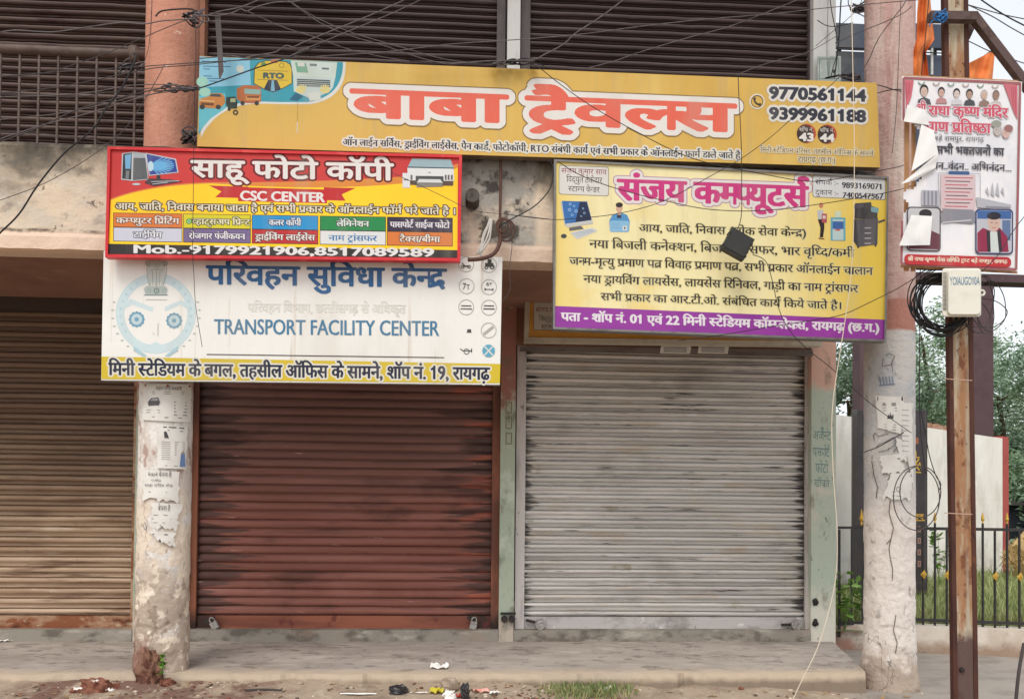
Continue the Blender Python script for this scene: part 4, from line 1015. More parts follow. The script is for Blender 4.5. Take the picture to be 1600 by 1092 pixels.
def d1(b):
    s = COLL
    b.poly(s, [(226,600),(262,601),(298,602),(298,605),(262,604.5),(226,603.5)], ink((190,90,84)))
    text(b, s, "वाहन कार्ड बनवायें", 243, 284, 604.5, 609, TX, .02, (.2,.1)); 
    for q in range(2): b.line(s, [(238,612+q*3),(262,612.4+q*3),(288,613+q*3)], 1, ink((170,160,160)))
    b.poly(s, [(231,628),(236,622),(247,621),(250,628),(248,633),(232,634)], ink((96,94,98))); b.poly(s, [(235,626),(238,623),(246,622.5),(247,626)], ink((190,190,194)))
    for q in range(5): b.line(s, [(272,628+q*5),(292,629+q*5)], 1.4, ink((150,140,142)))
    for q in range(2): b.line(s, [(229,640+q*4),(250,640.5+q*4)], 1, ink((160,150,150)))
    b.line(s, [(238,651),(260,652),(284,653)], 1.2, ink((150,140,142)))
def d2(b):
    s = COLL
    b.line(s, [(255,667),(270,667.5),(288,669)], 2, ink((120,116,116))); b.line(s, [(262,672),(286,674)], 1.4, ink((150,146,146))); b.poly(s, [(256,674),(260,674),(264,684),(257,684)], ink((70,68,72)))
    for q in range(9): b.line(s, [(252,690+q*3.4),(266,690.3+q*3.4)], .8, ink((176,172,172))); b.line(s, [(273,690+q*2.6),(289,690.6+q*2.6)], .8, ink((180,176,176)))
    b.poly(s, [(281,729),(283,709),(286,704),(289,709),(290,729)], ink((120,150,200))); b.ell(s, 286,707,1.8,2.4,ink((200,170,150)),10); b.line(s, [(258,727),(278,728)], 1, ink((150,150,150)))
def d3(b):
    text(b, COLL, "मकान बेचना है", 231, 268, 737.5, 744, (110,100,104), .02, (.3,.2)); text(b, COLL, "42 HALL", 236, 252, 747.5, 751.5, (120,110,112), .02, (.2,.1)); text(b, COLL, "पता मंदिर रोड", 226, 270, 756, 760, (140,130,132), .02, (.2,.1)); b.line(COLL, [(232,768),(261,769)], 1.2, ink((160,150,152)))
def d4(b):
    text(b, COLL, "बेचना है", 247, 266, 790, 797, (110,100,104), .02, (.3,.2)); b.line(COLL, [(240,804),(262,804.6)], 1.2, ink((160,150,152))); b.line(COLL, [(236,810),(268,811)], 1.2, ink((160,150,152))); b.line(COLL, [(240,816),(258,816.6)], 1, ink((160,150,152)))
def d5(b):
    b.line(COLL, [(238,834),(262,835)], 2, ink((150,140,140))); b.line(COLL, [(246,846),(266,847)], 1.2, ink((176,166,166)))
bill(COLL, [(224,599),(299,600),(298,660),(223,656)], "white bill with red heading and car drawing under the white board", d1)
bill(COLL, [(248,664),(293,666),(291,733),(245,731)], "white bill with a small blue figure at its corner on the left column", d2)
bill(COLL, [(224,734),(279,737),(280,788),(223,780)], "torn white house sale bill below the blue figure bill", d3, True)
bill(COLL, [(236,785),(284,787),(276,829),(240,824)], "narrow torn white sale bill, second from the bottom on the left column", d4, True)
bill(COLL, [(232,829),(274,831),(272,858),(248,846)], "faded scrap of paper, lowest on the left column", d5, True)
def d6(b):
    s = COLR
    b.rect(s, 1371,620,1411,626,ink((90,86,84))); b.rect(s, 1379,629,1400,634,ink((170,164,160)))
    for q in range(2): b.line(s, [(1379,637+q*4),(1402,637.6+q*4)], 1, ink((160,154,150)))
    b.poly(s, [(1386,654),(1388,647),(1390,650),(1391,644),(1393,650),(1396,647),(1396,654)], ink((90,86,90)))
    for q in range(4): b.line(s, [(1382,663+q*4),(1400,663.5+q*4)], 1, ink((170,164,160)))
def d7(b):
    s = COLR
    for q in range(3): b.line(s, [(1394,768+q*6),(1408,769+q*6)], 1, ink((176,170,168)))
    b.ring(s, 1404,764,3,4,ink((170,160,160)),14)
def d8(b):
    s = COLR
    for q in range(9): b.line(s, [(1409,640+q*8),(1420,641+q*8)], .9, ink((180,174,172)))
bill(COLR, [(1368,618),(1412,620),(1408,678),(1372,668)], "white notice with dark heading strip on the right column", d6)
bill(COLR, [(1406,628),(1427,630),(1426,760),(1410,700)], "long crumpled strip of white paper at the right column's edge", d8, True)
bill(COLR, [(1393,740),(1425,738),(1424,782),(1379,780)], "torn white bill low on the right column above the crack", d7, True)
bill(COLR, [(1374,712),(1408,708),(1412,738),(1380,744)], "ragged middle scrap of paper between the other bills of the right column", lambda b: None, True)
bill(COLR, [(1400,684),(1420,690),(1424,726),(1404,720)], "small crumpled white scrap beside the strap on the right column", lambda b: None, True)
mb = MB(); COLR.k = 500        # scribbles and a strap on the right column
for pts in ([(1366,688),(1364,680),(1368,676),(1372,682),(1378,680),(1388,677)],[(1368,700),(1374,694),(1384,690),(1394,684),(1402,682)],[(1372,706),(1384,704),(1396,697),(1402,688)],[(1396,690),(1404,684),(1408,690),(1402,698),(1396,706)],[(1388,710),(1392,716),(1389,722)],[(1380,560),(1378,572),(1392,570),(1398,556),(1390,552),(1384,556)],[(1393,566),(1395,580)]):
    for (xa,ya),(xb_,yb_) in zip(pts[:-1], pts[1:]): mb.line(COLR, [(xa,ya),(xb_,yb_)], 1.0, ink((104,96,96)))
for q in range(5): mb.line(COLR, [(1374+q*5,588),(1376+q*5,601)], 1.6, ink((130,150,176)))
mb.line(COLR, [(1373,602),(1398,600)], 1.6, ink((130,150,176)))
CK = ink((110,98,90), .9)
for pts in ([(1391,782),(1389,800),(1392,812),(1396,824),(1392,842),(1389,856),(1391,872),(1395,890),(1394,906)],[(1392,842),(1385,850)],[(1362,720),(1366,745),(1371,760),(1369,778)],[(1400,960),(1396,985),(1402,1004),(1399,1020)]):
    mb.line(COLR, pts, 1.3, CK)
mb.build("scribbles", None, bld)

# ---------------------------------------------------------------- rail pole with poster and junction box
YPO = 4.9
pb_, pt_ = P(1503.5, 1092, YPO), P(1488, 0, YPO)
ax = (pt_-pb_).normalized(); base = pb_ + ax*((-.3-pb_.z)/ax.z); tip = base + ax*7.2
pole = thing("utility_pole", Vector((base.x, base.y, 0)), "rusty steel rail pole in front of the right column, poster tied to it", "utility pole")
m_web = M("pole_web_rust", (186,170,140), .75, [((206,194,170), .6, ('n', (4,4,1), .46, .66, 6, 2)), ((164,104,58), .9, ('n', (7,7,1.6), .46, .60, 7, 5)), ((126,70,40), .9, ('n', (16,16,8), .53, .63, 6, 8)), ((176,164,140), .8, ('r', 'X', base.x-.012, base.x+.004, .02, (9,9,2), 4), ('r', 'X', base.x+.03, base.x+.012, .02, (9,9,2), 4), ('n', (5,5,1), .4, .6)), ((70,44,34), .9, ('n', (36,36,26), .665, .70, 3, 11)), ((92,62,58), .95, ('r', 'Z', .68, .6, .05, 9))], (30, .4, .006))
m_flg = M("pole_flange_rust", (98,58,46), .8, [((70,40,34), .7, ('n', (9,9,3), .45, .65)), ((138,82,54), .6, ('n', (14,14,5), .58, .7, 5, 4))], (40, .4, .004))
def pole_box(x0, x1, y0, y1, t0=0, t1=7.2):
    b = MB(); r = Vector((1,0,0)) - ax*ax.x; r.normalize(); f = Vector((0,1,0)) - ax*ax.y; f.normalize()
    A, B = base+ax*t0, base+ax*t1
    q = lambda c, x, y: c + r*x + f*y
    b.hexa([q(B,x0,y0),q(B,x1,y0),q(A,x1,y0),q(A,x0,y0)], [q(B,x0,y1),q(B,x1,y1),q(A,x1,y1),q(A,x0,y1)])
    return b
pole_box(-.0515,.0515,-.035,-.02).build("web", m_web, pole, fix=True)
pole_box(-.08,-.052,-.04,-.004).build("flange", m_flg, pole, fix=True)
pole_box(.052,.08,-.04,-.004).build("flange", m_flg, pole, fix=True)
for py in (593, 802):
    c = P(1497, py, YPO-.07); b = MB(); b.tube([c+Vector((-.09,0,.004)), c+Vector((-.04,-.004,0)), c+Vector((.05,-.004,-.003)), c+Vector((.09,0,-.004))], .003, 6); b.build("wire_tie", M("pale_wire", (190,160,140), .6), pole)
c = P(1503, 1046, YPO-.04); b = MB(); b.lathe((c.x,c.y,c.z), [(.001,.012),(.012,.012),(.016,.004),(.016,-.006)], 12, axis=1); b.build("bolt", m_blk, pole)
# cross bracket with strut
m_brk = M("bracket_steel", (92,74,70), .7, [((66,50,46), .7, ('n', 14, .45, .65)), ((124,96,84), .5, ('n', 24, .58, .7, 4, 4))])
br = thing("pole_bracket", P(1490, 36, YPO), "dark steel cross bracket bolted near the pole top with slanting strut", "bracket")
b = MB(); p0, p1 = P(1452, 27, YPO-.09), P(1523, 28, YPO-.09); b.bar(p0, p1, .05, .052); b.build("cross_bar", m_brk, br)
b = MB(); b.bar(P(1519, 24, YPO-.05), P(1640, 182, YPO-.05), .045, .05); b.build("strut", m_brk, br)
b = MB(); q = [(1508,30),(1528,34),(1515,62),(1508,68)]; W5 = Wall(YPO+.02); b.hexa([W5.at(*c) for c in q], [W5.at(c[0],c[1],-.012) for c in q]); b.build("gusset_plate", m_brk, br, fix=True)
# blue rope knot
o = thing("rope_knot", P(1467, 27, YPO-.13), "bright blue rope knot tied round the pole bracket", "rope")
b = MB(); rr = random.Random(3)
for q in range(5):
    c = P(1468+rr.uniform(-4,4), 26+rr.uniform(-4,4), YPO-.13); b.tube([c+Vector((.028*math.cos(a)+.006*rr.random(), .01*math.sin(a*2), .026*math.sin(a+q))) for a in [i*math.pi/4 for i in range(8)]], .0045, 5, closed=True)
b.tube([P(1462,30,YPO-.13), P(1456,34,YPO-.12), P(1452,42,YPO-.12)], .004, 5)
b.build("rope", M("blue_rope", (46,110,170), .6), o, smooth=True)

# ---- poster
class Flex(Wall):
    def at(s, px, py, h=0.0):
        return Wall.at(s, px, py, h + .0018*mnoise.noise(Vector((px*.022, py*.016, 1))) + .0008*mnoise.noise(Vector((px*.06, py*.05, 5))))
FX = Flex(4.70); PF = Wall(4.70); PF.base = .0032; PF.step = .00003
po = thing("banner", P(1500, 420, 4.72), "torn red-bordered temple invitation banner tied to the rail pole", "banner")
m_ban = M("banner_vinyl", (228,226,228), .5, [((204,204,212), .7, ('n', (3,3,2), .45, .68, 5, 2)), ((238,232,228), .5, ('n', (6,6,3), .5, .7, 4, 5))], ((9,9,5), .25, .02, 4))
def side(y): return 1409 - (y-119)*.007, 1597 - (y-128)*.0235
def inside(px, py):
    if 190 < py < 292 and px < 1412 + (py-190)*.05 + 22*math.sin((py-190)/102*math.pi) + 10: return False
    if px < 1420 and 292 < py < 345 and px < 1412 + 5*math.sin(py*.2): return False
    return True
b = MB(); nx, ny = 46, 72; idx = {}; vs = []; fs = []
for j in range(ny+1):
    for i in range(nx+1):
        v = j/ny; u = i/nx; x0_, x1_ = 1409-2*v, 1597-7*v
        px = x0_+(x1_-x0_)*u; py = (119+9*u)*(1-v)+(414+10*u)*v; idx[i,j] = (px, py); vs.append(FX.at(px, py, 0))
for j in range(ny):
    for i in range(nx):
        if inside(*idx[i,j]) and inside(*idx[i+1,j]) and inside(*idx[i,j+1]): a = j*(nx+1)+i; fs.append((a, a+nx+1, a+nx+2, a+1))
b.add(vs, fs); b.build("sheet", m_ban, po, smooth=True)
b = MB(); MAR = ink((176,104,106))
for e in (((1412,122),(1595,130.6)),((1408,412),(1588,421))):
    (xa,ya),(xb_,yb_) = e
    for q in range(12): 
        u0, u1 = q/12, (q+1)/12
        b.poly(PF, [(xa+(xb_-xa)*u0, ya+(yb_-ya)*u0-2),(xa+(xb_-xa)*u1, ya+(yb_-ya)*u1-2),(xa+(xb_-xa)*u1, ya+(yb_-ya)*u1+2),(xa+(xb_-xa)*u0, ya+(yb_-ya)*u0+2)], MAR)
for (xa,ya),(xb_,yb_) in (((1594,130),(1588,421)),((1412,122),(1412,188)),((1409.5,345),(1408.5,412))):
    n_ = max(2, int((yb_-ya)/18))
    for q in range(n_):
        u0, u1 = q/n_, (q+1)/n_
        b.poly(PF, [(xa+(xb_-xa)*u0-1.8, ya+(yb_-ya)*u0),(xa+(xb_-xa)*u0+1.8, ya+(yb_-ya)*u0),(xa+(xb_-xa)*u1+1.8, ya+(yb_-ya)*u1),(xa+(xb_-xa)*u1-1.8, ya+(yb_-ya)*u1)], MAR)
b.build("border", None, po)
b = MB(); CR = ink((222,116,130)); CR2 = ink((196,86,102))
b.poly(PF, [(1414,125),(1428,126),(1426,140),(1424,152),(1418,168),(1416,172)], CR)
for q in range(3): b.line(PF, [(1416+q*3,130),(1416.5+q*2,156-q*4)], 1.2, CR2)
b.build("curtain_picture", None, po); b = MB(); b.poly(PF, [(1568,131),(1590,133),(1590,188),(1584,176),(1577,156)], CR)
for q in range(3): b.line(PF, [(1580+q*3,136),(1582+q*2.6,166+q*6)], 1.2, CR2)
b.build("curtain_picture", None, po)
for q in range(6): b = MB(); b.ring(PF, 1440+q*23, 128+q*1.1, 3.6, 5.4, ink((200,180,170) if q % 2 else (140,166,148)), 14, 0, 180); b.build("garland_picture", None, po)
for i, (x_, y_, hair, skin, coat) in enumerate(((1444,142,(50,46,48),(226,196,180),(96,92,98)),(1471,144,(70,54,56),(220,180,166),(206,150,150)),(1495,146,(60,56,56),(232,214,204),(226,222,226)),(1515,147,(60,54,54),(196,160,140),(84,84,88)),(1538,148,(206,200,196),(224,190,172),(160,130,120)),(1556.5,149,(140,120,110),(176,140,120),(216,206,200)))):
    b = MB(); k_ = 1.25 if i == 0 else 1.0
    b.poly(PF, [(x_-9*k_,y_+18*k_),(x_-7*k_,y_+11*k_),(x_,y_+8*k_),(x_+7*k_,y_+11*k_),(x_+9*k_,y_+18*k_)], ink(coat)); b.ell(PF, x_, y_-1, 5.4*k_, 7*k_, ink(hair), 16); b.ell(PF, x_, y_+1.6, 4.3*k_, 6*k_, ink(skin), 16)
    b.line(PF, [(x_-2.4,y_+1),(x_-1,y_+1)], .7, ink((90,70,66))); b.line(PF, [(x_+1,y_+1),(x_+2.4,y_+1)], .7, ink((90,70,66))); b.line(PF, [(x_-1.4,y_+5),(x_+1.4,y_+5)], .6, ink((170,110,104)))
    b.build("portrait", None, po)
b = MB()
PK = (222,96,116); DKT = (78,78,88)
text(b, PF, "श्री", 1433, 1447, 163, 176, PK, .03, (.8,.5), halo=(1.2,(244,232,236)))
text(b, PF, "राधा कृष्ण मंदिर", 1451, 1575, 166, 179.5, PK, .035, (1.0,.6), halo=(1.2,(244,232,236)))
text(b, PF, "प्राण प्रतिष्ठा", 1447, 1548, 190.5, 205, PK, .035, (1.0,.6), halo=(1.2,(244,232,236)))
text(b, PF, "बड़े रामपुर, रायगढ़", 1459, 1538, 212.5, 219.5, DKT, .03, (.3,.2))
text(b, PF, "सभी भक्तजनों का", 1463, 1569, 228.5, 240, DKT, .035, (.8,.5))
text(b, PF, "नमन..वंदन.. अभिनंदन...", 1448, 1580, 253.5, 263.5, DKT, .035, (.7,.4))
b.build("lettering", None, po)
b = MB(); b.frame(PF, 1466,270,1532,330,.6,ink((150,150,160)),.02); b.rect(PF, 1470,272,1524,330,ink((232,206,208)),.02); b.rect(PF, 1482,267.5,1515,273,ink((70,100,150)),.02,2)
for q in range(9): b.line(PF, [(1476+2*(q%2),277.5+q*5.6),(1520-4*(q%3),278.5+q*5.6)], 1.7, ink((206,110,120) if q % 2 == 0 else (130,100,110)))
b.build("programme_box", None, po)
b = MB(); GT = ink((196,196,204)); GD = ink((150,148,158))
b.poly(PF, [(1440,297),(1470,298),(1468,322),(1440,321)], GT)
for q in range(4): b.rect(PF, 1443+q*6,299,1446+q*6,321,GD)
b.poly(PF, [(1473,326),(1520,328),(1530,340),(1520,350),(1470,346)], GD); b.poly(PF, [(1525,308),(1580,320),(1580,330),(1527,324)], GT); 
for q in range(4): b.poly(PF, [(1540+q*8,306-abs(q-1.5)*5),(1543+q*8,280+abs(q-1.5)*8),(1546+q*8,308)], GT)
b.line(PF, [(1472,348),(1518,344)], 2, ink((214,212,216))); b.rect(PF, 1540,322,1578,326,GD,.04)
b.build("temple_picture", None, po)
b = MB()
b.rect(PF, 1524,326.5,1583,397,ink((54,60,110)),.01,6); b.rect(PF, 1526,328.5,1581,395,ink((206,206,214)),.01,5); b.rect(PF, 1527,329,1580,342,ink((70,110,170)),.01); b.rect(PF, 1566,344,1579,376,ink((110,130,170)),.01)
b.poly(PF, [(1527,394),(1527,364),(1536,356),(1550,362),(1562,356),(1574,370),(1576,394)], ink((160,44,80))); b.poly(PF, [(1545,394),(1547,362),(1558,362),(1561,394)], ink((226,232,228))); b.poly(PF, [(1543,394),(1541,360),(1547,362),(1548,394)], ink((60,50,60))); b.poly(PF, [(1561,394),(1558,362),(1563,358),(1566,394)], ink((60,50,60)))
b.ell(PF, 1553,348,9.5,14,ink((226,190,174)),22); b.ell(PF, 1553,337.5,11,6,ink((44,40,50)),22)
b.line(PF, [(1548,348),(1551,348)], 1, ink((80,60,60))); b.line(PF, [(1555.5,348.5),(1558.5,348.5)], 1, ink((80,60,60))); b.line(PF, [(1550.5,356),(1556,356)], 1, ink((180,100,100)))
b.build("man_photo", None, po)
b = MB()
b.rect(PF, 1417,323,1470,392,ink((90,84,92)),.02,6); b.rect(PF, 1419,325,1468,390,ink((214,212,214)),.02,5); b.ell(PF, 1446,334,10,7,ink((56,50,54)),20); b.poly(PF, [(1454,360),(1468,366),(1468,390),(1420,389),(1420,384),(1452,384)], ink((116,64,76)))
b.build("torn_photo", None, po)
b = MB()
b.rect(PF, 1413,397,1580,413,ink((206,54,60)),.03,7); text(b, PF, "श्री राधा कृष्ण सेवा समिति ट्रस्ट बड़े रामपुर, रायगढ़", 1419, 1574, 401.5, 407, (246,226,200), .03, (.35,.2))
b.build("footer_strip", None, po)
b = MB()
b.ell(PF, 1559,204,6.5,8.5,ink((206,196,190)),20); b.ell(PF, 1557,194,8,6,ink((170,170,160)),16); b.ell(PF, 1572,209,6,7.5,ink((226,190,180)),20); b.ell(PF, 1576,201,7,6,ink((170,120,116)),16)
b.line(PF, [(1556,203),(1558,203)], .8, ink((80,70,70))); b.line(PF, [(1570,208),(1572,208)], .8, ink((80,70,70)))
b.build("couple_picture", None, po)
m_flap = M("banner_back", (232,230,226), .6, [((206,204,200), .6, ('n', 7, .45, .7))])
def flap(pts, name="torn_flap"):
    b = MB(); W = Wall(4.70); b.add([W.at(x, y, h) for x, y, h in pts], [tuple(range(len(pts)-1, -1, -1)), tuple(range(len(pts)))][:1], None); return b.build(name, m_flap, po, smooth=False)
def patch(q, n=7):                       # curled four-cornered flap
    W = Wall(4.70); vs, fs = [], []
    for j in range(n+1):
        for i in range(n+1):
            u, v = i/n, j/n
            c = [sum(w_*p[k] for w_, p in zip(((1-u)*(1-v), u*(1-v), u*v, (1-u)*v), q)) for k in range(3)]
            vs.append(W.at(c[0], c[1], c[2] + .004*math.sin(u*math.pi)*math.sin(v*2.4) + .0025*math.sin(u*7+v*5)))
    for j in range(n):
        for i in range(n): a = j*(n+1)+i; fs.append((a, a+n+1, a+n+2, a+1))
    b = MB(); b.add(vs, fs); b.build("torn_flap", m_flap, po, smooth=True)
patch([(1440,195,.02),(1459,204,.025),(1466,240,.03),(1424,268,.03)])
patch([(1466,240,.03),(1462,262,.02),(1430,282,.025),(1407,288,.035)])
patch([(1418,164,.02),(1446,172,.02),(1452,196,.018),(1412,190,.02)])
patch([(1424,336,.018),(1457,338,.02),(1453,383,.018),(1405,384,.03)])
mb = MB()
for xa, xb_ in ((1413,1421),(1424,1431)):
    W = Wall(4.76); mb.hexa([W.at(xa,190),W.at(xb_,190),W.at(xb_-1,424),W.at(xa-1,424)], [W.at(xa,190,-.03),W.at(xb_,190,-.03),W.at(xb_-1,424,-.03),W.at(xa-1,424,-.03)])
W = Wall(4.745)
for (xa,ya,xb_,yb_) in ((1408,117,1597,126),(1407,413,1590,423)): mb.hexa([W.at(xa,ya),W.at(xb_,yb_),W.at(xb_,yb_+5),W.at(xa,ya+5)], [W.at(xa,ya,-.02),W.at(xb_,yb_,-.02),W.at(xb_,yb_+5,-.02),W.at(xa,ya+5,-.02)])
mb.hexa([W.at(1590,126),W.at(1597,126),W.at(1590,424),W.at(1584,424)], [W.at(1590,126,-.02),W.at(1597,126,-.02),W.at(1590,424,-.02),W.at(1584,424,-.02)])
mb.build("wooden_frame", M("banner_wood", (190,146,106), .8, [((150,108,74), .7, ('n', (20,20,2), .45, .65))]), po, fix=True)

# ---- junction box and its cable coil
jb = thing("junction_box", P(1502, 497, 4.78), "white plastic junction box with handwritten code under the banner", "junction box")
WJ = Wall(4.66); m_jb = M("ivory_plastic", (226,222,208), .45, [((206,200,184), .6, ('n', 6, .45, .7))]); m_jbd = M("ivory_plastic_shade", (196,190,176), .5)
def rbox(x0, y0, x1, y1, rad, h0, h1, W, m):
    b = MB(); c = []
    for ax_, ay, a in ((x1-rad,y0+rad,-90),(x1-rad,y1-rad,0),(x0+rad,y1-rad,90),(x0+rad,y0+rad,180)):
        for k in range(5): c.append((ax_+rad*math.cos(math.radians(a+k*22.5)), ay+rad*math.sin(math.radians(a+k*22.5))))
    n = len(c); b.add([W.at(x, y, h0) for x, y in c] + [W.at(x, y, h1-.006) for x, y in c] + [W.at((x0+x1)/2+(x-(x0+x1)/2)*.96, (y0+y1)/2+(y-(y0+y1)/2)*.965, h1) for x, y in c],
        [(i, (i+1)%n, n+(i+1)%n, n+i) for i in range(n)] + [(n+i, n+(i+1)%n, 2*n+(i+1)%n, 2*n+i) for i in range(n)] + [tuple(2*n+i for i in range(n)), tuple(range(n-1,-1,-1))])
    return b
rbox(1472, 419.5, 1533, 495, 5, -.10, 0, WJ, m_jb).build("body", m_jb, jb, fix=True)
rbox(1481, 420.5, 1532.5, 492, 6, .001, .022, WJ, m_jb).build("lid", m_jb, jb, fix=True)
b = MB()
for q in range(30): b.rect(WJ, 1473.5,426+q*2.0,1479,427.1+q*2.0,ink((96,90,84)))
b.build("vent_slots", None, jb)
b = MB(); WJ2 = Wall(4.637); text(b, WJ2, "YOIAUGO10A", 1484, 1531, 433, 445.5, (84,140,176), -.01, (.2,.3)); b.build("handwriting", None, jb)
b = MB(); c = P(1534.5, 457.5, 4.67); b.tube([c+Vector((.015*math.cos(a),0,.015*math.sin(a))) for a in [i*math.pi/5 for i in range(10)]], .006, 6, closed=True); b.build("latch_ring", m_jb, jb)
m_cab = M("black_cable", (40,40,42), .55, [((62,60,60), .5, ('n', 30, .5, .7))])
m_gcab = M("grey_cable", (104,96,96), .6, [((72,64,64), .6, ('n', 20, .45, .65)), ((140,130,128), .4, ('n', 34, .58, .7, 4, 3))])
m_bcab = M("weathered_cable", (70,64,64), .6, [((98,88,86), .5, ('n', 20, .5, .7))])
rr = random.Random(11)
o = thing("cable_coil", P(1470, 520, 4.80), "thick coil of black cable hung behind the junction box", "cable coil")
for q in range(20):
    cx_, cy_, rx_, ry_ = 1470+rr.uniform(-3,6), 471+rr.uniform(-6,8), rr.uniform(30,52), rr.uniform(36,52); y_ = 4.83+rr.uniform(-.03,.05)
    b = MB(); b.tube([P(cx_+rx_*math.cos(a)+rr.uniform(-1.4,1.4), cy_+ry_*math.sin(a)+rr.uniform(-1.4,1.4), y_+rr.uniform(-.01,.01)) for a in [i*math.pi/8 for i in range(16)]], .0036, 5, closed=True, smooth=3); b.build("cable_loop", m_cab, o, smooth=True)
o = thing("cable_coil", P(1545, 520, 4.85), "loose thin cable loops right of the junction box", "cable coil")
for cx_, cy_, rx_, ry_ in ((1534,470,18,40),(1540,476,14,46),(1548,478,24,38),(1532,490,40,22),(1528,496,20,24)):
    b = MB(); b.tube([P(cx_+rx_*math.cos(a)+rr.uniform(-2,2), cy_+ry_*math.sin(a)+rr.uniform(-2,2), 4.86) for a in [i*math.pi/6 for i in range(12)]], .003, 5, closed=True, smooth=4); b.build("cable_loop", m_bcab, o, smooth=True)
o = thing("cable_coil", P(1432, 828, 4.95), "two big drooping cable rings in front of the memorial slab", "cable coil")
for cx_, cy_, rx_, ry_ in ((1438,768,32,40),(1432,778,36,50)):
    b = MB(); b.tube([P(cx_+rx_*math.cos(a), cy_+ry_*math.sin(a), 4.95) for a in [i*math.pi/8 for i in range(16)]], .0034, 6, closed=True); b.build("cable_loop", m_bcab, o, smooth=True)

# ---------------------------------------------------------------- meter box and adapter
o = thing("meter_box", P(1294, 124, 7.3), "pale grey metal box standing on the ledge by the white corner pier", "meter box")
WM_ = Wall(7.28); rbox(1277, 88, 1314, 128, 2, -.16, 0, WM_, None).build("body", M("grey_green_tin", (170,180,174), .6, [((132,140,134), .6, ('n', 5, .45, .68)), ((200,206,200), .5, ('n', 12, .55, .7, 4, 3))]), o, fix=True)
b = MB(); b.frame(WM_, 1280,92,1295,124,.9,ink((120,128,124))); b.frame(WM_, 1296,92,1311,124,.9,ink((120,128,124))); b.ell(WM_, 1303,112,2.4,3,ink((60,60,60))); b.build("door_panel", None, o)
o = thing("power_adapter", P(1151, 411, 5.6), "black plastic box dangling on a cable before the yellow board", "adapter")
c = P(1151.5, 382.5, 5.66); T = Matrix.Translation(c) @ Matrix.Rotation(math.radians(28), 4, 'Y')
m_ad = M("black_plastic", (52,52,50), .5, [((72,72,68), .5, ('n', 12, .5, .7))])
def padd(name, bx, parent, lab=None):
    b = MB(); 
    for q in bx: b.box(*q)
    b.v = [tuple(T @ Vector(v)) for v in b.v]; return b.build(name, m_ad, parent)
padd("case", [(-.092,.092,-.03,.03,-.085,.085),(-.078,.078,-.036,-.0305,-.072,.072)], o)
padd("rib", [(-.097,.097,-.033,.033,-.012+q*.05,.0+q*.05) for q in (-1,1)], o)

# ---------------------------------------------------------------- sign hanger and conduit
o = thing("sign_hanger", P(343, 122, 5.7), "flat grey steel strip hanging over the golden board's left corner", "bracket")
W = Wall(5.76); b = MB(); q = [(336,26),(344.5,24),(349.5,112),(344,124),(342,122)]; b.hexa  # strip
n = len(q); b.add([W.at(x,y) for x,y in q] + [W.at(x,y,-.02) for x,y in q], [tuple(range(n-1,-1,-1)), tuple(range(n,2*n))] + [(i,(i+1)%n,n+(i+1)%n,n+i) for i in range(n)])
b.build("strip", m_ugd, o, fix=True)
b = MB(); b.bar(P(338,28,5.77), P(338,28,6.2), .03, .02); b.build("arm", m_ugd, o)
o = thing("conduit", P(782, 330, 5.97), "rusty brown conduit bending out of the beam between the boards", "pipe")
m_cond = M("rust_conduit", (92,64,54), .7, [((84,56,46), .7, ('n', 16, .45, .65))])
b = MB(); b.tube([P(782.5,246,5.98),P(782,300,5.97),P(781,352,5.95)], .011, 10); b.build("pipe", m_cond, o, smooth=True)
b = MB(); b.tube([P(781,350,5.93),P(781,378,5.9),P(772,396,5.86),P(754,404,5.82),P(731,406,5.8)], .015, 10); b.build("hose", m_cond, o, smooth=True)
b = MB(); rr = random.Random(4)
for q in range(9):
    b.tube([P(766+rr.uniform(-2,3),345+rr.uniform(-3,3),5.9), P(758+rr.uniform(-6,8),370+rr.uniform(-5,5),5.86), P(748+rr.uniform(-4,6),398+rr.uniform(-4,6),5.84)], .006, 5)
b.build("tape_wrap", M("grey_tape", (190,184,176), .7), o, smooth=True)
for q in range(3):
    b = MB(); b.tube([P(785+q*3+(9+q*2)*math.cos(a), 352+q*4+(11+q*3)*math.sin(a), 5.9) for a in [i*math.pi/5 for i in range(10)]], .007, 6, closed=True); b.build("loop", m_cond, o, smooth=True)
# ================================================================ beyond the corner
m_leaf = [M("leaf_green_%d" % i, c, .55, [(c2, .8, ('n', 1.1, .42, .62, 4, i)), (c3, .6, ('n', 3.0, .5, .7, 4, i+3))], spec=.25) for i, (c, c2, c3) in enumerate([
    ((112,134,106),(140,160,130),(86,110,86)), ((134,150,126),(158,172,148),(108,126,104)), ((112,134,112),(138,158,134),(86,110,92)), ((104,140,64),(136,164,90),(72,104,48))])]  # tree greens lightened, distance haze put into the leaf colour
m_bark = M("bark", (98,82,66), .9, [((66,54,44), .7, ('n', (9,9,2), .45, .65))])
def leaves(mb, clumps, n, size, rr, m):
    vs, fs = [], []
    for q in range(n):
        c, r = clumps[int(rr.random()*len(clumps))]
        d = Vector((rr.gauss(0,1), rr.gauss(0,1), rr.gauss(0,1))); d = d.normalized()*r*(rr.random()**.45)
        p = c + d; a = Vector((rr.gauss(0,1), rr.gauss(0,1), rr.gauss(0,.6))).normalized(); b_ = a.orthogonal().normalized(); b_.rotate(Matrix.Rotation(rr.random()*6.28, 3, a)) if False else None
        u = a.cross(Vector((rr.gauss(0,1), rr.gauss(0,1), rr.gauss(0,1)))).normalized(); s_ = size*rr.uniform(.6,1.3)
        k = len(vs); vs += [p - a*s_, p + u*s_*.42, p + a*s_, p - u*s_*.42]; fs.append((k, k+1, k+2, k+3))
    mb.add(vs, fs, m)
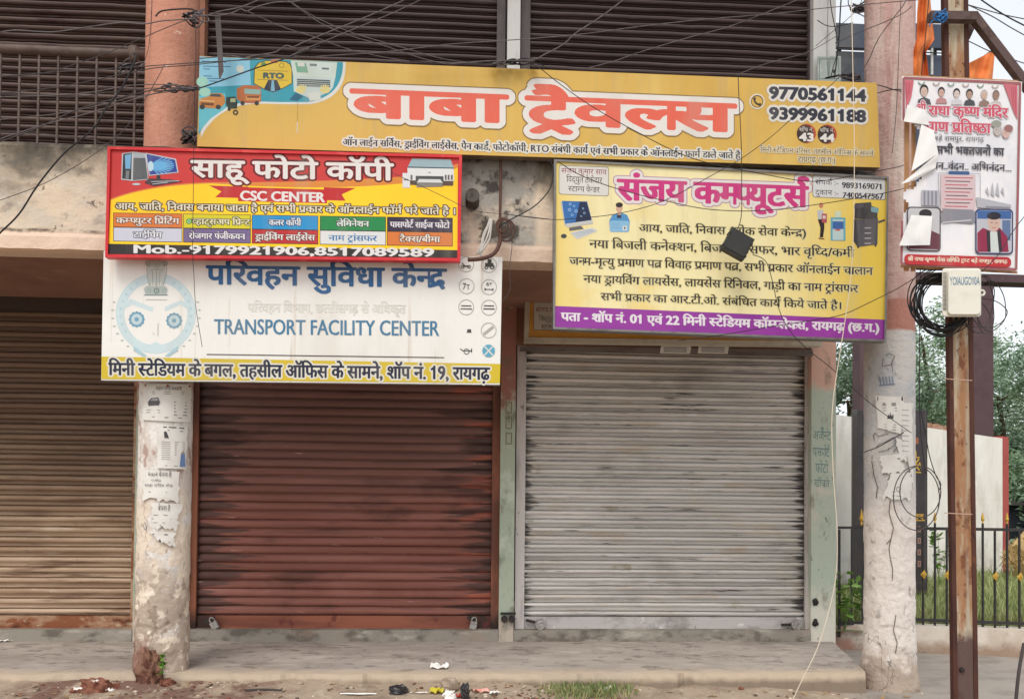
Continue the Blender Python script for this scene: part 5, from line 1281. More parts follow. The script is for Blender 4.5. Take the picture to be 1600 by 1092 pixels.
def tree(px, Y, h, cr, cz, m, seed, label, n=9000, nc=46, size=.10, trunk=.16, low=.0, cat="tree", name="leafy_tree", group="trees beyond the white wall"):
    rr = random.Random(seed); g = P(px, 800, Y); o = thing(name, Vector((g.x, Y, 0)), label, cat, group)
    b = MB(); root = Vector((g.x, Y, -.1)); cl = []
    top = root + Vector((rr.uniform(-.3,.3), rr.uniform(-.3,.3), h*.72)); b.tube([root, root.lerp(top,.4)+Vector((.12,0,0)), top], lambda t: trunk*(1-.7*t), 9)
    for q in range(9):
        t = rr.uniform(.35,.95); s_ = root.lerp(top, t); an = rr.random()*6.28; e = s_ + Vector((math.cos(an)*cr*.75, math.sin(an)*cr*.75, rr.uniform(.2,1)*cr*.6)); b.tube([s_, s_.lerp(e,.5)+Vector((0,0,.15)), e], lambda t: trunk*.42*(1-.8*t)+.008, 6)
    b.build("trunk", m_bark, o, smooth=True)
    for q in range(nc):
        d = Vector((rr.gauss(0,1), rr.gauss(0,1), rr.gauss(0,1))).normalized()*(rr.random()**.4)
        cl.append((Vector((g.x + d.x*cr, Y + d.y*cr, cz + d.z*(h-cz))), cr*rr.uniform(.13,.30)))
    b = MB(); leaves(b, cl, int(n*1.7), size*.62, rr, None); b.build("crown", m, o)
tree(1322, 18.5, 5.9, 2.0, 3.9, m_leaf[2], 2, "blue-green tree seen between the corner pier and the right column", 9000)
tree(1345, 17.0, 3.2, 1.1, 2.6, m_leaf[3], 3, "lighter yellow-green young tree above the white wall beside the corner pier", 3500, 22, .08, .07)
tree(1452, 21.0, 7.0, 2.3, 4.2, m_leaf[0], 5, "dark tree with sky gaps between the right column and the rail pole", 8200, 40)
tree(1400, 25.0, 7.6, 2.6, 4.6, m_leaf[1], 6, "pale green tree farther back behind the right column", 7000, 40)
tree(1580, 21.0, 6.4, 2.2, 3.6, m_leaf[2], 8, "tall blue-green tree at the right edge beyond the red-ended wall", 11000, 50)
tree(1630, 24.0, 7.2, 2.6, 4.2, m_leaf[0], 9, "rounded tree cut by the right edge of the photo", 9000)
tree(1528, 27.0, 7.6, 2.8, 4.4, m_leaf[1], 10, "far grey-green tree behind the dark gantry post", 7000)
def bush(px, Y, r, h, m, seed, label, n=3000):
    rr = random.Random(seed); g = P(px, 800, Y); o = thing("leafy_bush", Vector((g.x, Y, 0)), label, "bush", "bushes beyond the white wall")
    b = MB()
    for q in range(5): b.tube([(g.x,Y,0), (g.x+rr.uniform(-.4,.4)*r, Y+rr.uniform(-.4,.4)*r, h*.6)], .02, 5)
    b.build("stem", m_bark, o)
    cl = [(Vector((g.x+rr.gauss(0,.5)*r, Y+rr.gauss(0,.4)*r, rr.uniform(.15,1)*h)), r*rr.uniform(.2,.4)) for q in range(22)]
    b = MB(); leaves(b, cl, n, .08, rr, None); b.build("foliage", m, o)
bush(1596, 17.5, 1.6, 1.9, m_leaf[2], 21, "dense dark bush low at the right edge beyond the red-ended wall", 4500)
bush(1640, 19.0, 1.8, 2.4, m_leaf[0], 22, "tall dense bush at the far right, partly out of the photo", 4500)
bush(1575, 20.0, 1.6, 2.6, m_leaf[0], 23, "shadowy bush just right of the red wall end", 4500)
# parked dark cart / shed mass low at the right edge
o = thing("storage_shed", P(1600, 800, 18.6), "low dark shed under the trees at the right edge", "shed")
b = MB(); xa = X(1570, 18.6); b.box(xa, xa+4.5, 18.6, 20.5, 0, 1.5); b.build("wall", M("shed_dark", (52,58,66), .8, [((36,38,44), .7, ('n', 2, .45, .65))]), o)
b = MB(); b.box(xa-.1, xa+4.6, 18.45, 20.6, 1.503, 1.6); b.build("roof", M("shed_roof", (96,92,88), .8), o)

# ---- boundary wall running back from the corner
A_, B_ = P(1286, 700, 11.0), P(1576, 700, 14.8); hw = 2.86
dv = Vector((B_.x-A_.x, B_.y-A_.y, 0)).normalized(); nv = Vector((-dv.y, dv.x, 0))
def along(t0, t1, z0, z1, th=.22, off=0.0):
    b = MB(); L = (Vector((B_.x,B_.y,0))-Vector((A_.x,A_.y,0))).length
    p0 = Vector((A_.x,A_.y,0))+dv*(t0*L)+nv*off; p1 = Vector((A_.x,A_.y,0))+dv*(t1*L)+nv*off
    q = [p0, p1, p1+nv*th, p0+nv*th]
    b.add([(v.x,v.y,z0) for v in q] + [(v.x,v.y,z1) for v in q], [(0,3,2,1),(4,5,6,7),(0,1,5,4),(1,2,6,5),(2,3,7,6),(3,0,4,7)]); return b
bw = thing("boundary_wall", Vector((A_.x, A_.y, 0)), "whitewashed boundary wall with a red painted end behind the railings", "wall")
m_ww = M("whitewash", (226,220,210), .9, [((198,190,178), .7, ('n', (1.6,1.6,.7), .46, .7, 6)), ((240,236,228), .5, ('n', 3, .5, .7, 4, 4)), ((168,156,140), .7, ('r', 'Z', .9, .4, .35, 2), ('n', 4, .4, .65, 5, 8))], (12, .3, .01))
along(-.25, .955, 0, hw-.10).build("wall", m_ww, bw)
along(.955, 1.0, 0, hw-.06).build("painted_end", M("red_oxide", (176,84,78), .8, [((140,62,58), .6, ('n', 3, .45, .68))]), bw)
b = MB(); L = (B_-A_).length; rr = random.Random(8)
t = .30
while t < .72:
    s_ = rr.uniform(.018,.03); c = Vector((A_.x,A_.y,0))+dv*((t)*L)+nv*.02; e = c + dv*(s_*L*.9); z1 = hw-.098+rr.uniform(.05,.09)
    q = [c, e, e+nv*.17, c+nv*.17]; b.add([(v.x,v.y,hw-.097) for v in q]+[(v.x,v.y,z1) for v in q], [(0,3,2,1),(4,5,6,7),(0,1,5,4),(1,2,6,5),(2,3,7,6),(3,0,4,7)]); t += s_
b.build("loose_bricks", M("old_brick", (176,130,108), .9, [((130,86,68), .7, ('n', 5, .45, .65)), ((200,180,160), .6, ('n', 8, .5, .7, 4, 3))]), bw)
# ---- memorial slab
YM = 10.3; x0, x1 = X(1339, YM, 700), X(1449, YM, 700); zt_ = Z(641, YM, 1430)
o = thing("memorial_slab", Vector(((x0+x1)/2, YM, 0)), "black stone slab with gold flame emblem and gold lettering behind the column", "memorial")
m_gran = M("black_granite", (56,48,50), .35, [((38,34,36), .7, ('n', 4, .45, .65)), ((84,74,74), .4, ('n', 60, .6, .7, 3, 3))], spec=.5)
b = MB(); b.box(x0, x1, YM, YM+.14, .26, zt_); b.build("slab", m_gran, o)
b = MB(); b.box(x0-.12, x1+.12, YM-.12, YM+.3, -.1, .257); b.build("plinth", m_cement, o)
SM = Wall(YM); GLD = M("gold_paint", (206,166,70), .4, [((166,126,50), .6, ('n', 30, .45, .65))], metal=.3)
b = MB(); PKB = ink((206,120,90))
b.rect(SM, 1426,684,1435,693,PKB); b.frame(SM, 1427.5,685.5,1433.5,691.5,.8,ink((90,50,46)))
b.poly(SM, [(1427,706),(1430,700),(1432,706),(1432,714),(1428,714)], GLD); b.ring(SM, 1430,716,4,6.5,GLD,16,0,180); b.line(SM, [(1422,716),(1437,714)], 1.6, GLD)
for q in range(3): b.line(SM, [(1425+q*5,728),(1427+q*5,722),(1429+q*5,731)], 1.5, GLD)
b.ring(SM, 1431,735,4,6,GLD,14,180,360); b.line(SM, [(1424,737),(1439,738)], 2, GLD)
b.build("gold_emblem", None, o)
b = MB()
for y_ in (771,780,788): b.line(SM, [(1425,y_),(1432,y_+.4)], 2.2, ink((150,150,156)))
text(b, SM, "मान्य", 1427, 1443, 803, 811, (216,168,66), 0, (.8,.6)); b.poly(SM, [(1420,812),(1427,800),(1430,812)], GLD); b.rect(SM, 1426,812,1446,813.6,GLD)
for y_ in (822,840,858,876): b.frame(SM, 1434,y_,1438.5,y_+9,1.3,ink((196,150,130)))
b.frame(SM, 1330,640,1446,910,.7,ink((110,104,104)))
b.build("lettering", None, o)
# ---- lawn
m_lawn = M("lawn_soil", (132,134,92), .95, [((130,140,82), .7, ('n', 1.6, .45, .68)), ((120,104,76), .7, ('n', 2.6, .52, .68, 5, 4))], (12, .5, .03))
xw0 = X(1302, 7.95, 1000)
b = MB(); b.add([(xw0-.3,7.82,.2),(14,7.82,.2),(24,40,.25),(xw0-1,40,.25)], [(0,1,2,3)]); b.build("lawn_ground", m_lawn, kind='structure')
m_gr = M("grass_blades", (148,158,104), .7, [((182,180,130), .8, ('n', 2, .45, .68)), ((84,118,50), .6, ('n', 5, .5, .7, 4, 3)), ((176,168,106), .5, ('n', 9, .56, .7, 4, 6))])
def grass(b, x, y, z, h, rr, m=None):
    a = rr.random()*6.28; wd = .006+h*.014; lean = Vector((rr.gauss(0,.3), rr.gauss(0,.3), 1))*h; d = Vector((math.cos(a)*wd, math.sin(a)*wd, 0)); p = Vector((x,y,z))
    b.add([p-d, p+d, p+lean*.6+d*.6+Vector((0,0,h*.06)), p+lean*.6-d*.6+Vector((0,0,h*.06)), p+lean*Vector((1.5,1.5,1)).z], [(0,1,2,3),(3,2,4)], m)
rr = random.Random(77); b = MB()
for q in range(15000):
    y_ = 7.95 + (rr.random()**1.6)*6; x_ = X(1300, y_, 950) + rr.random()*(X(1640, y_, 950)-X(1300, y_, 950))
    if -.0 < (Vector((x_-A_.x, y_-A_.y, 0)).dot(nv)): continue
    grass(b, x_, y_, .19, rr.uniform(.06,.2)*(1.5 if rr.random() < .1 else 1), rr)
b.build("grass", m_gr, kind='stuff')
def weed(px, py, z, h, seed, label, m, n=26, spread=.10, leaf=.035, grp=None):
    rr = random.Random(seed); g = G(px, py, z); o = thing("weed_plant", g, label, "plant", grp)
    b = MB(); tips = []
    for q in range(5):
        e = g + Vector((rr.gauss(0,spread*.5), rr.gauss(0,spread*.5), h*rr.uniform(.6,1))); b.tube([g, g.lerp(e,.5)+Vector((0,0,.01)), e], .003, 5); tips.append(e)
    b.build("stem", M("green_stem", (96,130,60), .7), o)
    b = MB()
    for q in range(n):
        e = g.lerp(rr.choice(tips), rr.uniform(.35,1.05)); a = Vector((rr.gauss(0,1), rr.gauss(0,1)-.4, rr.gauss(.3,.5))).normalized(); u = a.cross(Vector((0,.3,1))).normalized(); s_ = leaf*rr.uniform(.6,1.2)
        p = [e, e+a*s_*.35+u*s_*.38, e+a*s_*.8+u*s_*.3, e+a*s_*1.15, e+a*s_*.8-u*s_*.3, e+a*s_*.35-u*s_*.38]; b.add(p, [(0,1,2,3,4,5)])
    b.build("leaf_cluster", m, o)
m_weed = M("weed_leaf", (112,156,62), .5, [((80,122,48), .7, ('n', 16, .45, .65))])
weed(1320, 985, .19, .75, 31, "tall flowering weed behind the iron gate frame, left of the column", m_leaf[3], 60, .3, .09)
weed(1340, 980, .19, .5, 32, "small yellowish plant against the column behind the gate frame", m_leaf[3], 40, .2, .08)
weed(1470, 925, .19, .9, 33, "climbing plant behind the railings, left of the rail pole", m_leaf[3], 70, .25, .09)
# ---- low parapet and iron fence
F0, F1 = Vector((X(1300, 7.95, 1000), 7.95, 0)), Vector((X(1720, 7.35, 1000), 7.35, 0)); fd = (F1-F0).normalized(); fn = Vector((-fd.y, fd.x, 0))
zlw = Z(982, 7.6, 1500)
o = thing("low_wall", F0, "low whitewashed parapet with stained foot under the iron fence", "wall")
b = MB(); n = 60; vs = []
for i in range(n+1):
    p = F0.lerp(F1, i/n); e = mnoise.noise(Vector((i*.35, 2, 0)))*.012
    vs += [tuple(p + Vector((0,-.02,-.05))), tuple(p + fn*(-.01+e) + Vector((0,0,zlw*.5))), tuple(p + fn*(0+e) + Vector((0,0,zlw+e*.5))), tuple(p + fn*.24 + Vector((0,0,zlw+e*.5))), tuple(p + fn*.24 + Vector((0,0,-.05)))]
b.add(vs, [(i*5+k, (i+1)*5+k, (i+1)*5+k+1, i*5+k+1) for i in range(n) for k in range(4)] + [(0,1,2,3,4)])
b.build("wall", M("parapet_whitewash", (214,202,188), .9, [((186,170,152), .7, ('n', (3,3,2), .45, .66, 6)), ((150,124,104), .85, ('r', 'Z', .13, .03, .12, 4)), ((120,110,100), .8, ('n', 6, .58, .7, 5, 4)), ((168,118,104), .7, ('r', 'X', F0.x+.55, F0.x+.4), ('n', 5, .4, .6))], (24, .5, .012)), o, smooth=False)
fo = thing("iron_fence", F0.lerp(F1,.3)+Vector((0,0,zlw)), "black iron railings with gold spear tips and gold diamonds on the low parapet", "fence")
m_fi = M("fence_iron", (52,50,50), .5, [((84,72,64), .5, ('n', 14, .52, .7))])
Lf = (F1-F0).length; zf = Z(824, 7.5, 1500); zq = Z(902, 7.5, 1500)
def fp(px):                                # where the fence line meets a sight line
    d = ray(px, 900); a = Vector((d.x, d.y)); k = (F0.x*fn.x + F0.y*fn.y + .12)/(d.x*fn.x + d.y*fn.y); return Vector((d.x*k, d.y*k, 0))
e0, e1 = fp(1424), fp(1690)
b = MB(); b.bar(e0+Vector((0,0,zf-.02)), e1+Vector((0,0,zf-.02)), .016, .03); b.build("rail", m_fi, fo); b = MB(); b.bar(e0+Vector((0,0,zlw+.05)), e1+Vector((0,0,zlw+.05)), .016, .03); b.build("rail", m_fi, fo)
def spear(c, k=1.0):
    b = MB(); b.lathe(c, [(.004,0),(.010*k,.01),(.006,.02),(.018*k,.045),(.012*k,.07),(.002,.115*k)], 8); b.build("spear_tip", GLD, fo)
def diamond(c):
    b = MB(); b.add([c+Vector((-.034,0,0)), c+Vector((0,-.014,.048)), c+Vector((.034,0,0)), c+Vector((0,-.014,-.048)), c+Vector((0,-.022,0)), c+Vector((0,.012,0))], [(0,4,1),(1,4,2),(2,4,3),(3,4,0),(0,1,5),(1,2,5),(2,3,5),(3,0,5)]); b.build("gold_diamond", GLD, fo)
Lp = (e1-e0).length; npk = int(Lp/.108)
for q in range(npk+1):
    c = e0 + (e1-e0)*(q/npk); hgt = zf + (.035 if q % 2 == 0 else -.03)
    b = MB(); b.box(c.x-.008, c.x+.008, c.y-.008, c.y+.008, zlw-.01, hgt); b.build("picket", m_fi, fo)
    if q % 2 == 0: spear(c+Vector((0,0,hgt)))
    else: diamond(c+Vector((0,-.01,zq)))
b = MB(); b.box(e0.x-.035, e0.x+.03, e0.y-.03, e0.y+.03, zlw-.05, zf+.08); b.build("post", M("dark_blue_post", (46,56,70), .6), fo)
# gate leaf left of the column
gt = thing("iron_gate", P(1326, 995, 7.9), "small black iron gate panel between the corner pier and the right column", "gate")
W = Wall(7.9); 
def gbar(x0, y0, x1, y1, name="gate_bar"):
    b = MB(); b.hexa([W.at(x0,y0),W.at(x1,y0),W.at(x1,y1),W.at(x0,y1)], [W.at(x0,y0,-.03),W.at(x1,y0,-.03),W.at(x1,y1,-.03),W.at(x0,y1,-.03)]); b.build(name, m_fi, gt, fix=True)
gbar(1309,822,1390,826,"gate_frame"); gbar(1309,970,1390,976,"gate_frame"); gbar(1309,826.5,1313.5,995,"gate_frame")
for x_ in (1329, 1346, 1362, 1378): gbar(x_, 826.5, x_+3, 969.5)
b = MB(); c = P(1346, 820, 7.88); b.lathe(c, [(.004,-.01),(.016,.01),(.008,.03),(.026,.06),(.014,.10),(.003,.16)], 8); b.build("spear_tip", GLD, gt)
# hay heap
o = thing("hay_heap", P(1592, 835, 13.0), "heap of yellow straw behind the fence at the right edge", "hay")
b = MB(); c = P(1618, 835, 13.0); b.blob((c.x, 13.0, .5), .42, .4, .5, None, 4, .35, 16, 2.4); rr = random.Random(6)
for q in range(900):
    an, ph = rr.random()*6.28, rr.random()*1.57; p = Vector((c.x+math.cos(an)*math.cos(ph)*.5, 13.0+math.sin(an)*math.cos(ph)*.45, .45+math.sin(ph)*.5)); d = Vector((rr.gauss(0,1),rr.gauss(0,1),rr.gauss(0,.6))).normalized()*.07; b.bar(p-d, p+d, .008, .006)
b.build("straw", M("straw", (190,164,116), .9, [((160,130,86), .7, ('n', 9, .45, .65)), ((226,194,130), .5, ('n', 20, .5, .7, 4, 3))]), o)

# ---------------------------------------------------------------- gantry and hoarding
YG = 15.6
ga = thing("gantry", P(1536, 690, YG), "dark purple-brown steel gantry with two posts and a wide beam", "gantry")
m_gan = M("gantry_paint", (112,84,90), .7, [((92,66,72), .5, ('n', 2, .45, .68)), ((130,102,106), .4, ('n', 6, .5, .7, 4, 3))])
def gbox(x0, y0, x1, y1, name, m, par, Y, th):
    p, q = P(x0, y0, Y), P(x1, y1, Y); b = MB(); b.box(p.x, q.x, Y, Y+th, q.z, p.z); return b.build(name, m, par)
gbox(1521, 446.5, 1553, 1010, "post", m_gan, ga, YG, .32); gbox(1344, 446.5, 1370, 1010, "post", m_gan, ga, YG, .32); gbox(1320, 422, 1760, 446, "beam", m_gan, ga, YG-.02, .36); gbox(1700, 446.5, 1732, 1010, "post", m_gan, ga, YG, .32)
YH = 15.6
ho = thing("hoarding", P(1405, 421, YH), "dark weathered back of a hoarding standing on the gantry beam", "hoarding")
m_hb = M("hoarding_back", (86,88,92), .8, [((58,60,66), .7, ('n', (1,1,.8), .45, .66, 5)), ((104,100,96), .6, ('n', 2.2, .5, .7, 5, 3)), ((60,74,96), .6, ('r', 'X', X(1330,YH,80), X(1346,YH,80), .2, 2))])
gbox(1304, 36, 1362, 76, "sheet", m_hb, ho, YH-.06, .1); gbox(1306, 80, 1482, 421, "sheet", m_hb, ho, YH, .1); gbox(1412, 36, 1482, 76, "sheet", m_hb, ho, YH-.05, .1)
m_bat = M("hoarding_batten", (58,60,66), .8)
gbox(1302, 76.3, 1484, 83, "batten", m_bat, ho, YH-.09, .025)
for x_ in (1310, 1460): gbox(x_, 40, x_+4, 421, "batten", m_bat, ho, YH+.11, .08)
b = MB(); c = P(1468, 92, YH-.1); b.tube([P(1456,70,YH-.02),P(1456,118,YH-.02)], .03, 8); b.build("grey_pipe", m_alu, ho)
# ---------------------------------------------------------------- flags
m_fl = M("saffron_cloth", (226,132,74), .8, [((196,98,48), .6, ('n', 6, .45, .68)), ((250,160,84), .5, ('n', (14,14,3), .52, .7, 4, 3))])
def cloth(name, outline, Y, label, pole_pts, seed):
    o = thing(name, P(outline[0][0], outline[0][1], Y), label, "flag", "saffron flags")
    W = Wall(Y); rr = random.Random(seed); L_, R_ = outline[0], outline[1]; n = len(L_)-1; m = 8; vs, fs = [], []
    return o, W
def flag(left, right, Y, label, pole_pts, seed, amp=.05):
    o = thing("saffron_flag", P(left[0][0], left[0][1], Y), label, "flag", "saffron flags behind the rail pole")
    W = Wall(Y); n, m = 28, 14; vs, fs = [], []
    def lerp(pl, t):
        t *= len(pl)-1; i = min(int(t), len(pl)-2); f = t-i; return pl[i][0]+(pl[i+1][0]-pl[i][0])*f, pl[i][1]+(pl[i+1][1]-pl[i][1])*f
    for j in range(n+1):
        a, c = lerp(left, j/n), lerp(right, j/n)
        for i in range(m+1):
            u = i/m; px, py = a[0]+(c[0]-a[0])*u, a[1]+(c[1]-a[1])*u
            vs.append(W.at(px, py, amp*math.sin(u*9+seed+j*.12)*(.4+.6*u) + .03*mnoise.noise(Vector((px*.05, py*.05, seed)))))
    for j in range(n):
        for i in range(m): k = j*(m+1)+i; fs.append((k, k+m+1, k+m+2, k+1))
    b = MB(); b.add(vs, fs); b.build("cloth", m_fl, o, smooth=True)
    b = MB(); b.tube([P(x, y, Y+.05) for x, y in pole_pts], .012, 6, smooth=0); b.build("flag_pole", m_iron, o)
flag([(1436,-20),(1433,20),(1432,60),(1427,80),(1427,122)], [(1452,-20),(1456,25),(1460,62),(1447,82),(1452,124)], 5.6, "long ragged saffron flag hanging left of the rail pole", [(1446,-30),(1442,60),(1438,420)], 1)
flag([(1512,100),(1512,140)], [(1555,78),(1549,142)], 6.6, "short saffron flag spreading right of the rail pole", [(1506,112),(1556,76)], 5, .04)
# ================================================================ overhead and draped cables, one thing each
def cable(label, r, m, Y, pts, name="cable", n=5):
    P3 = [P(p[0], p[1], p[2] if len(p) > 2 else Y) for p in pts]
    r *= .72; b = MB(); b.tube(P3, r, n, smooth=5); b.build(name, m, None, smooth=True, label=label, cat="cable", group="cables strung across the shop front")
Yc = 5.72
C = cable
C("pale grey cable, uppermost of those crossing the left balcony", .006, m_gcab, Yc, [(-20,56),(20,48),(60,50),(90,50),(150,41),(190,36),(225,38),(255,33),(305,30)])
C("thin cable rising from the left edge to the top of the salmon column", .004, m_bcab, Yc, [(-20,121),(60,116),(120,100),(185,76),(250,48),(305,26)])
C("straight cable meeting the column level with the golden board's top", .0045, m_bcab, Yc, [(-20,121),(90,113),(200,106),(330,97),(480,90)])
C("cable crossing the balcony grille and rising over the corner picture", .0045, m_bcab, Yc, [(-20,147),(80,138),(170,121),(240,107),(300,102),(430,88)])
C("level cable across the middle of the balcony grille", .005, m_gcab, Yc, [(-20,152),(70,150),(140,145),(205,134),(262,133),(306,140)])
C("second level cable just under the middle of the grille", .004, m_bcab, Yc, [(-20,147),(60,150),(120,152),(180,143),(250,138),(306,142)])
C("cable rising from the ledge at the left edge into the bundle on the column", .006, m_bcab, Yc, [(-20,229),(60,200),(120,172),(200,150),(260,138),(312,141)])
C("thin cable starting in front of the grille bars, upper of the rising pair", .004, m_gcab, Yc, [(-20,190),(30,184),(90,178),(160,164),(220,150),(306,139)])
C("cable rising from the stained ledge, lower of the rising pair", .005, m_gcab, Yc, [(-20,224),(70,195),(140,177),(205,157),(268,140),(312,136)])
C("slack cable in front of the ledge and the grille foot", .0035, m_bcab, Yc, [(-20,206),(50,208),(130,216),(170,226)])
C("thick dark cable sagging from the grille down to the left edge", .0085, m_cab, 5.66, [(-20,385),(0,364),(30,334),(60,288),(100,240),(145,202),(165,170),(190,138),(212,92),(209,84)])
C("thin cable climbing from the left edge over the plastered beam", .0035, m_bcab, 5.66, [(-20,320),(60,291),(120,259),(165,228),(200,196),(235,142),(258,100)])
C("black cable crossing from the column over the car and lorry picture", .0065, m_cab, 5.70, [(240,143),(290,141),(312,138),(350,125),(400,107),(440,94),(500,72)])
C("dark cable band looped round the top of the salmon column", .008, m_cab, 5.98, [(243,26),(252,18),(275,15),(300,15),(312,24),(330,26)])
C("loose cable dropping along the edge of the balcony grille", .003, m_bcab, 6.1, [(238,-10),(234,60),(228,90),(215,122),(205,150)])
C("slack cable from the hanger strip up to the top edge, left one", .006, m_gcab, 5.75, [(300,24),(318,26),(345,18),(372,13),(396,4),(420,-6)])
C("slack cable from the hanger strip up to the top edge, right one", .006, m_gcab, 5.75, [(312,24),(340,25),(362,21),(376,15),(386,18),(405,10),(432,4),(462,3),(490,-6)])
C("cable running down rightward from the hanger strip to the golden board", .004, m_gcab, 5.78, [(386,18),(440,42),(490,58),(540,76),(590,88),(640,96)])
C("cable dropping from the top edge toward the shutter's middle, left of a pair", .004, m_gcab, 5.78, [(440,-6),(462,10),(500,36),(540,54),(600,72),(660,92),(700,101)])
C("cable dropping from the top edge toward the shutter's middle, right of a pair", .004, m_gcab, 5.78, [(455,4),(490,26),(530,44),(570,58),(640,78),(690,92),(730,98)])
C("cable lying along the golden board's top edge over the corner picture", .006, m_gcab, 5.82, [(312,92),(360,88),(380,91),(400,87),(430,82),(447,72),(462,76),(484,74)])
C("long cable rising right from the corner picture to the top edge", .0055, m_gcab, 5.76, [(455,76),(476,66),(520,48),(570,28),(620,6),(650,-8)])
C("thin cable rising beside the long one to the top edge", .0045, m_gcab, 5.76, [(450,90),(470,80),(514,62),(560,43),(620,18),(670,-6)])
C("long shallow cable crossing both upstairs shutters toward the right column", .0045, m_gcab, 5.76, [(440,93),(520,87),(600,82),(700,70),(800,63),(900,55),(1000,42),(1100,31),(1210,22),(1300,12),(1440,0)])
C("cable looping up from the knot over the white pier to the top edge", .006, m_gcab, 5.78, [(700,101),(760,96),(830,94),(850,86),(880,70),(900,52),(940,26),(985,-8)])
C("cable rising from above the headline to the corner shutter's top", .004, m_gcab, 5.78, [(918,107),(960,96),(1000,82),(1080,58),(1130,45),(1180,27),(1262,-6)])
C("short cable crossing the corner of the right upstairs shutter", .0035, m_gcab, 5.8, [(1150,118),(1180,106),(1210,96),(1262,82),(1310,55)])
C("black cable swinging across the golden headline and the pink headline's top", .0042, m_cab, 5.62, [(820,95),(842,106),(870,128),(910,157),(952,183),(994,206),(1040,230),(1080,247),(1120,258),(1180,270),(1255,283),(1300,281),(1345,272),(1400,262),(1412,258)])
C("upright black cable holding the adapter before the golden board", .0042, m_cab, 5.64, [(1153,112),(1155,160),(1158,220),(1159,290),(1158,340),(1150,362)])
C("slanting cable from the phone numbers down across the pink headline", .0036, m_cab, 5.66, [(1330,100),(1302,130),(1270,158),(1239,184),(1200,218),(1155,250),(1100,281),(1060,303),(1018,321),(960,335),(905,341),(860,343),(790,335)])
C("cable sagging from the yellow board's top left corner to the poster", .004, m_cab, 5.64, [(872,253),(905,273),(948,290),(1000,305),(1035,313),(1080,323),(1116,328),(1164,330),(1220,327),(1268,321),(1332,311),(1400,298),(1440,285,5.2)])
C("cable trailing from the dangling adapter down to the right column", .004, m_cab, 5.66, [(1176,398),(1196,408),(1207,440),(1216,480),(1232,514),(1262,546),(1300,576),(1350,622),(1392,654),(1424,676,5.9)])
C("cable rising from the purple band to the coil by the junction box", .0042, m_cab, 5.7, [(1060,532),(1103,527),(1160,518),(1200,511),(1260,502),(1315,492),(1360,472),(1400,452),(1430,434,5.2)])
C("thin cable running from the printer picture over the dirty beam", .003, m_bcab, 5.70, [(612,270),(660,292),(690,306),(722,322),(750,331),(800,336),(862,343)])
C("dark cable arching from the conduit loops up to the yellow board", .0062, m_cab, 5.84, [(780,354),(800,342),(830,326),(850,308),(862,288),(864,262),(858,250)])
C("thin slack cable hanging from the conduit down beside the white board", .0035, m_bcab, 5.86, [(792,352),(800,380),(796,420),(797,452),(786,470)])
C("thin upright cable from the salmon column down over the left boards", .003, m_cab, 5.70, [(305,28),(306,80),(304,160),(303,230),(302,300),(301,390),(303,430),(306,480),(316,542)])
C("cream cord hanging down the right side from the golden board to the ground", .0045, M("cream_cord", (226,212,190), .7), 5.55, [(1330,-10),(1332,80),(1335,250),(1332,400),(1322,490),(1308,580),(1300,650),(1302,740),(1308,830),(1306,900),(1296,950),(1278,1010),(1255,1058),(1236,1098)], "cord")
C("black cable falling straight along the rail pole's left side", .004, m_cab, 4.95, [(1452,-10),(1446,60),(1440,120),(1438,260),(1438,420),(1437,540),(1437,640),(1440,690),(1446,740)])
C("dark cable slanting across the pink right column from the top edge", .005, m_bcab, 5.95, [(1420,-10),(1412,8),(1395,30),(1372,62),(1357,95),(1340,120)])
C("thin upright cable on the pink right column", .0035, m_bcab, 5.98, [(1408,-10),(1406,40),(1403,120),(1400,180),(1394,240)])
C("cable crossing the pink column upward to the right", .004, m_bcab, 5.96, [(1305,68),(1340,52),(1380,36),(1410,22),(1425,10)])
C("upper of two dark ties from the golden board's corner to the banner", .005, m_cab, 5.5, [(1371,133,5.8),(1385,137),(1398,141),(1412,144,4.9)])
C("lower of two dark ties from the golden board's corner to the banner", .005, m_cab, 5.5, [(1371,146,5.8),(1386,142),(1400,140),(1412,141,4.9)])
C("black drop cable bundle left of the pink column", .009, m_cab, 7.0, [(1315,-10),(1313,20),(1311,60),(1308,90),(1304,122)])
C("curling black cable from the top edge to the meter box", .006, m_cab, 7.0, [(1296,-10),(1300,20),(1306,50),(1310,75),(1302,105),(1298,122)])
C("sagging cable between the white corner pier and the pink column", .005, m_cab, 6.9, [(1277,32),(1290,40),(1305,42),(1325,38),(1333,36)])
C("looped black cable high beside the pink column", .006, m_cab, 6.9, [(1326,-8),(1326,8),(1334,18),(1346,24),(1357,30)])
C("tangled thin cable rising behind the golden board's right end", .004, m_bcab, 7.0, [(1275,72),(1296,54),(1320,34),(1340,14),(1350,-8)])
C("thin upright cable beside the meter box", .003, m_bcab, 7.0, [(1294,-8),(1293,40),(1292,80),(1294,120)])
C("sky cable, uppermost at the right edge", .007, m_cab, 5.6, [(1516,-12),(1550,12),(1580,30),(1620,50)])
C("sky cable, second from the top at the right edge", .005, m_bcab, 5.6, [(1512,8),(1540,16),(1570,24),(1620,34)])
C("sky cable, third from the top at the right edge", .005, m_bcab, 5.6, [(1512,8),(1550,26),(1580,44),(1620,66)])
C("sky cable passing behind the slanting strut", .005, m_bcab, 5.8, [(1500,58),(1520,68),(1555,84),(1620,106)])
C("thin cable from the junction box rising across the banner's corner", .0035, m_cab, 4.60, [(1534,425),(1560,398),(1580,366),(1596,344),(1620,316)])
C("black cable from the coil running down beside the memorial slab", .0042, m_cab, 4.96, [(1438,640),(1446,676),(1452,710),(1462,742),(1470,756),(1466,768)])
C("dark cable strapped slanting round the pasted bills of the right column", .006, m_bcab, 6.03, [(1346,708),(1356,704),(1372,698),(1390,688),(1408,678),(1412,675)])
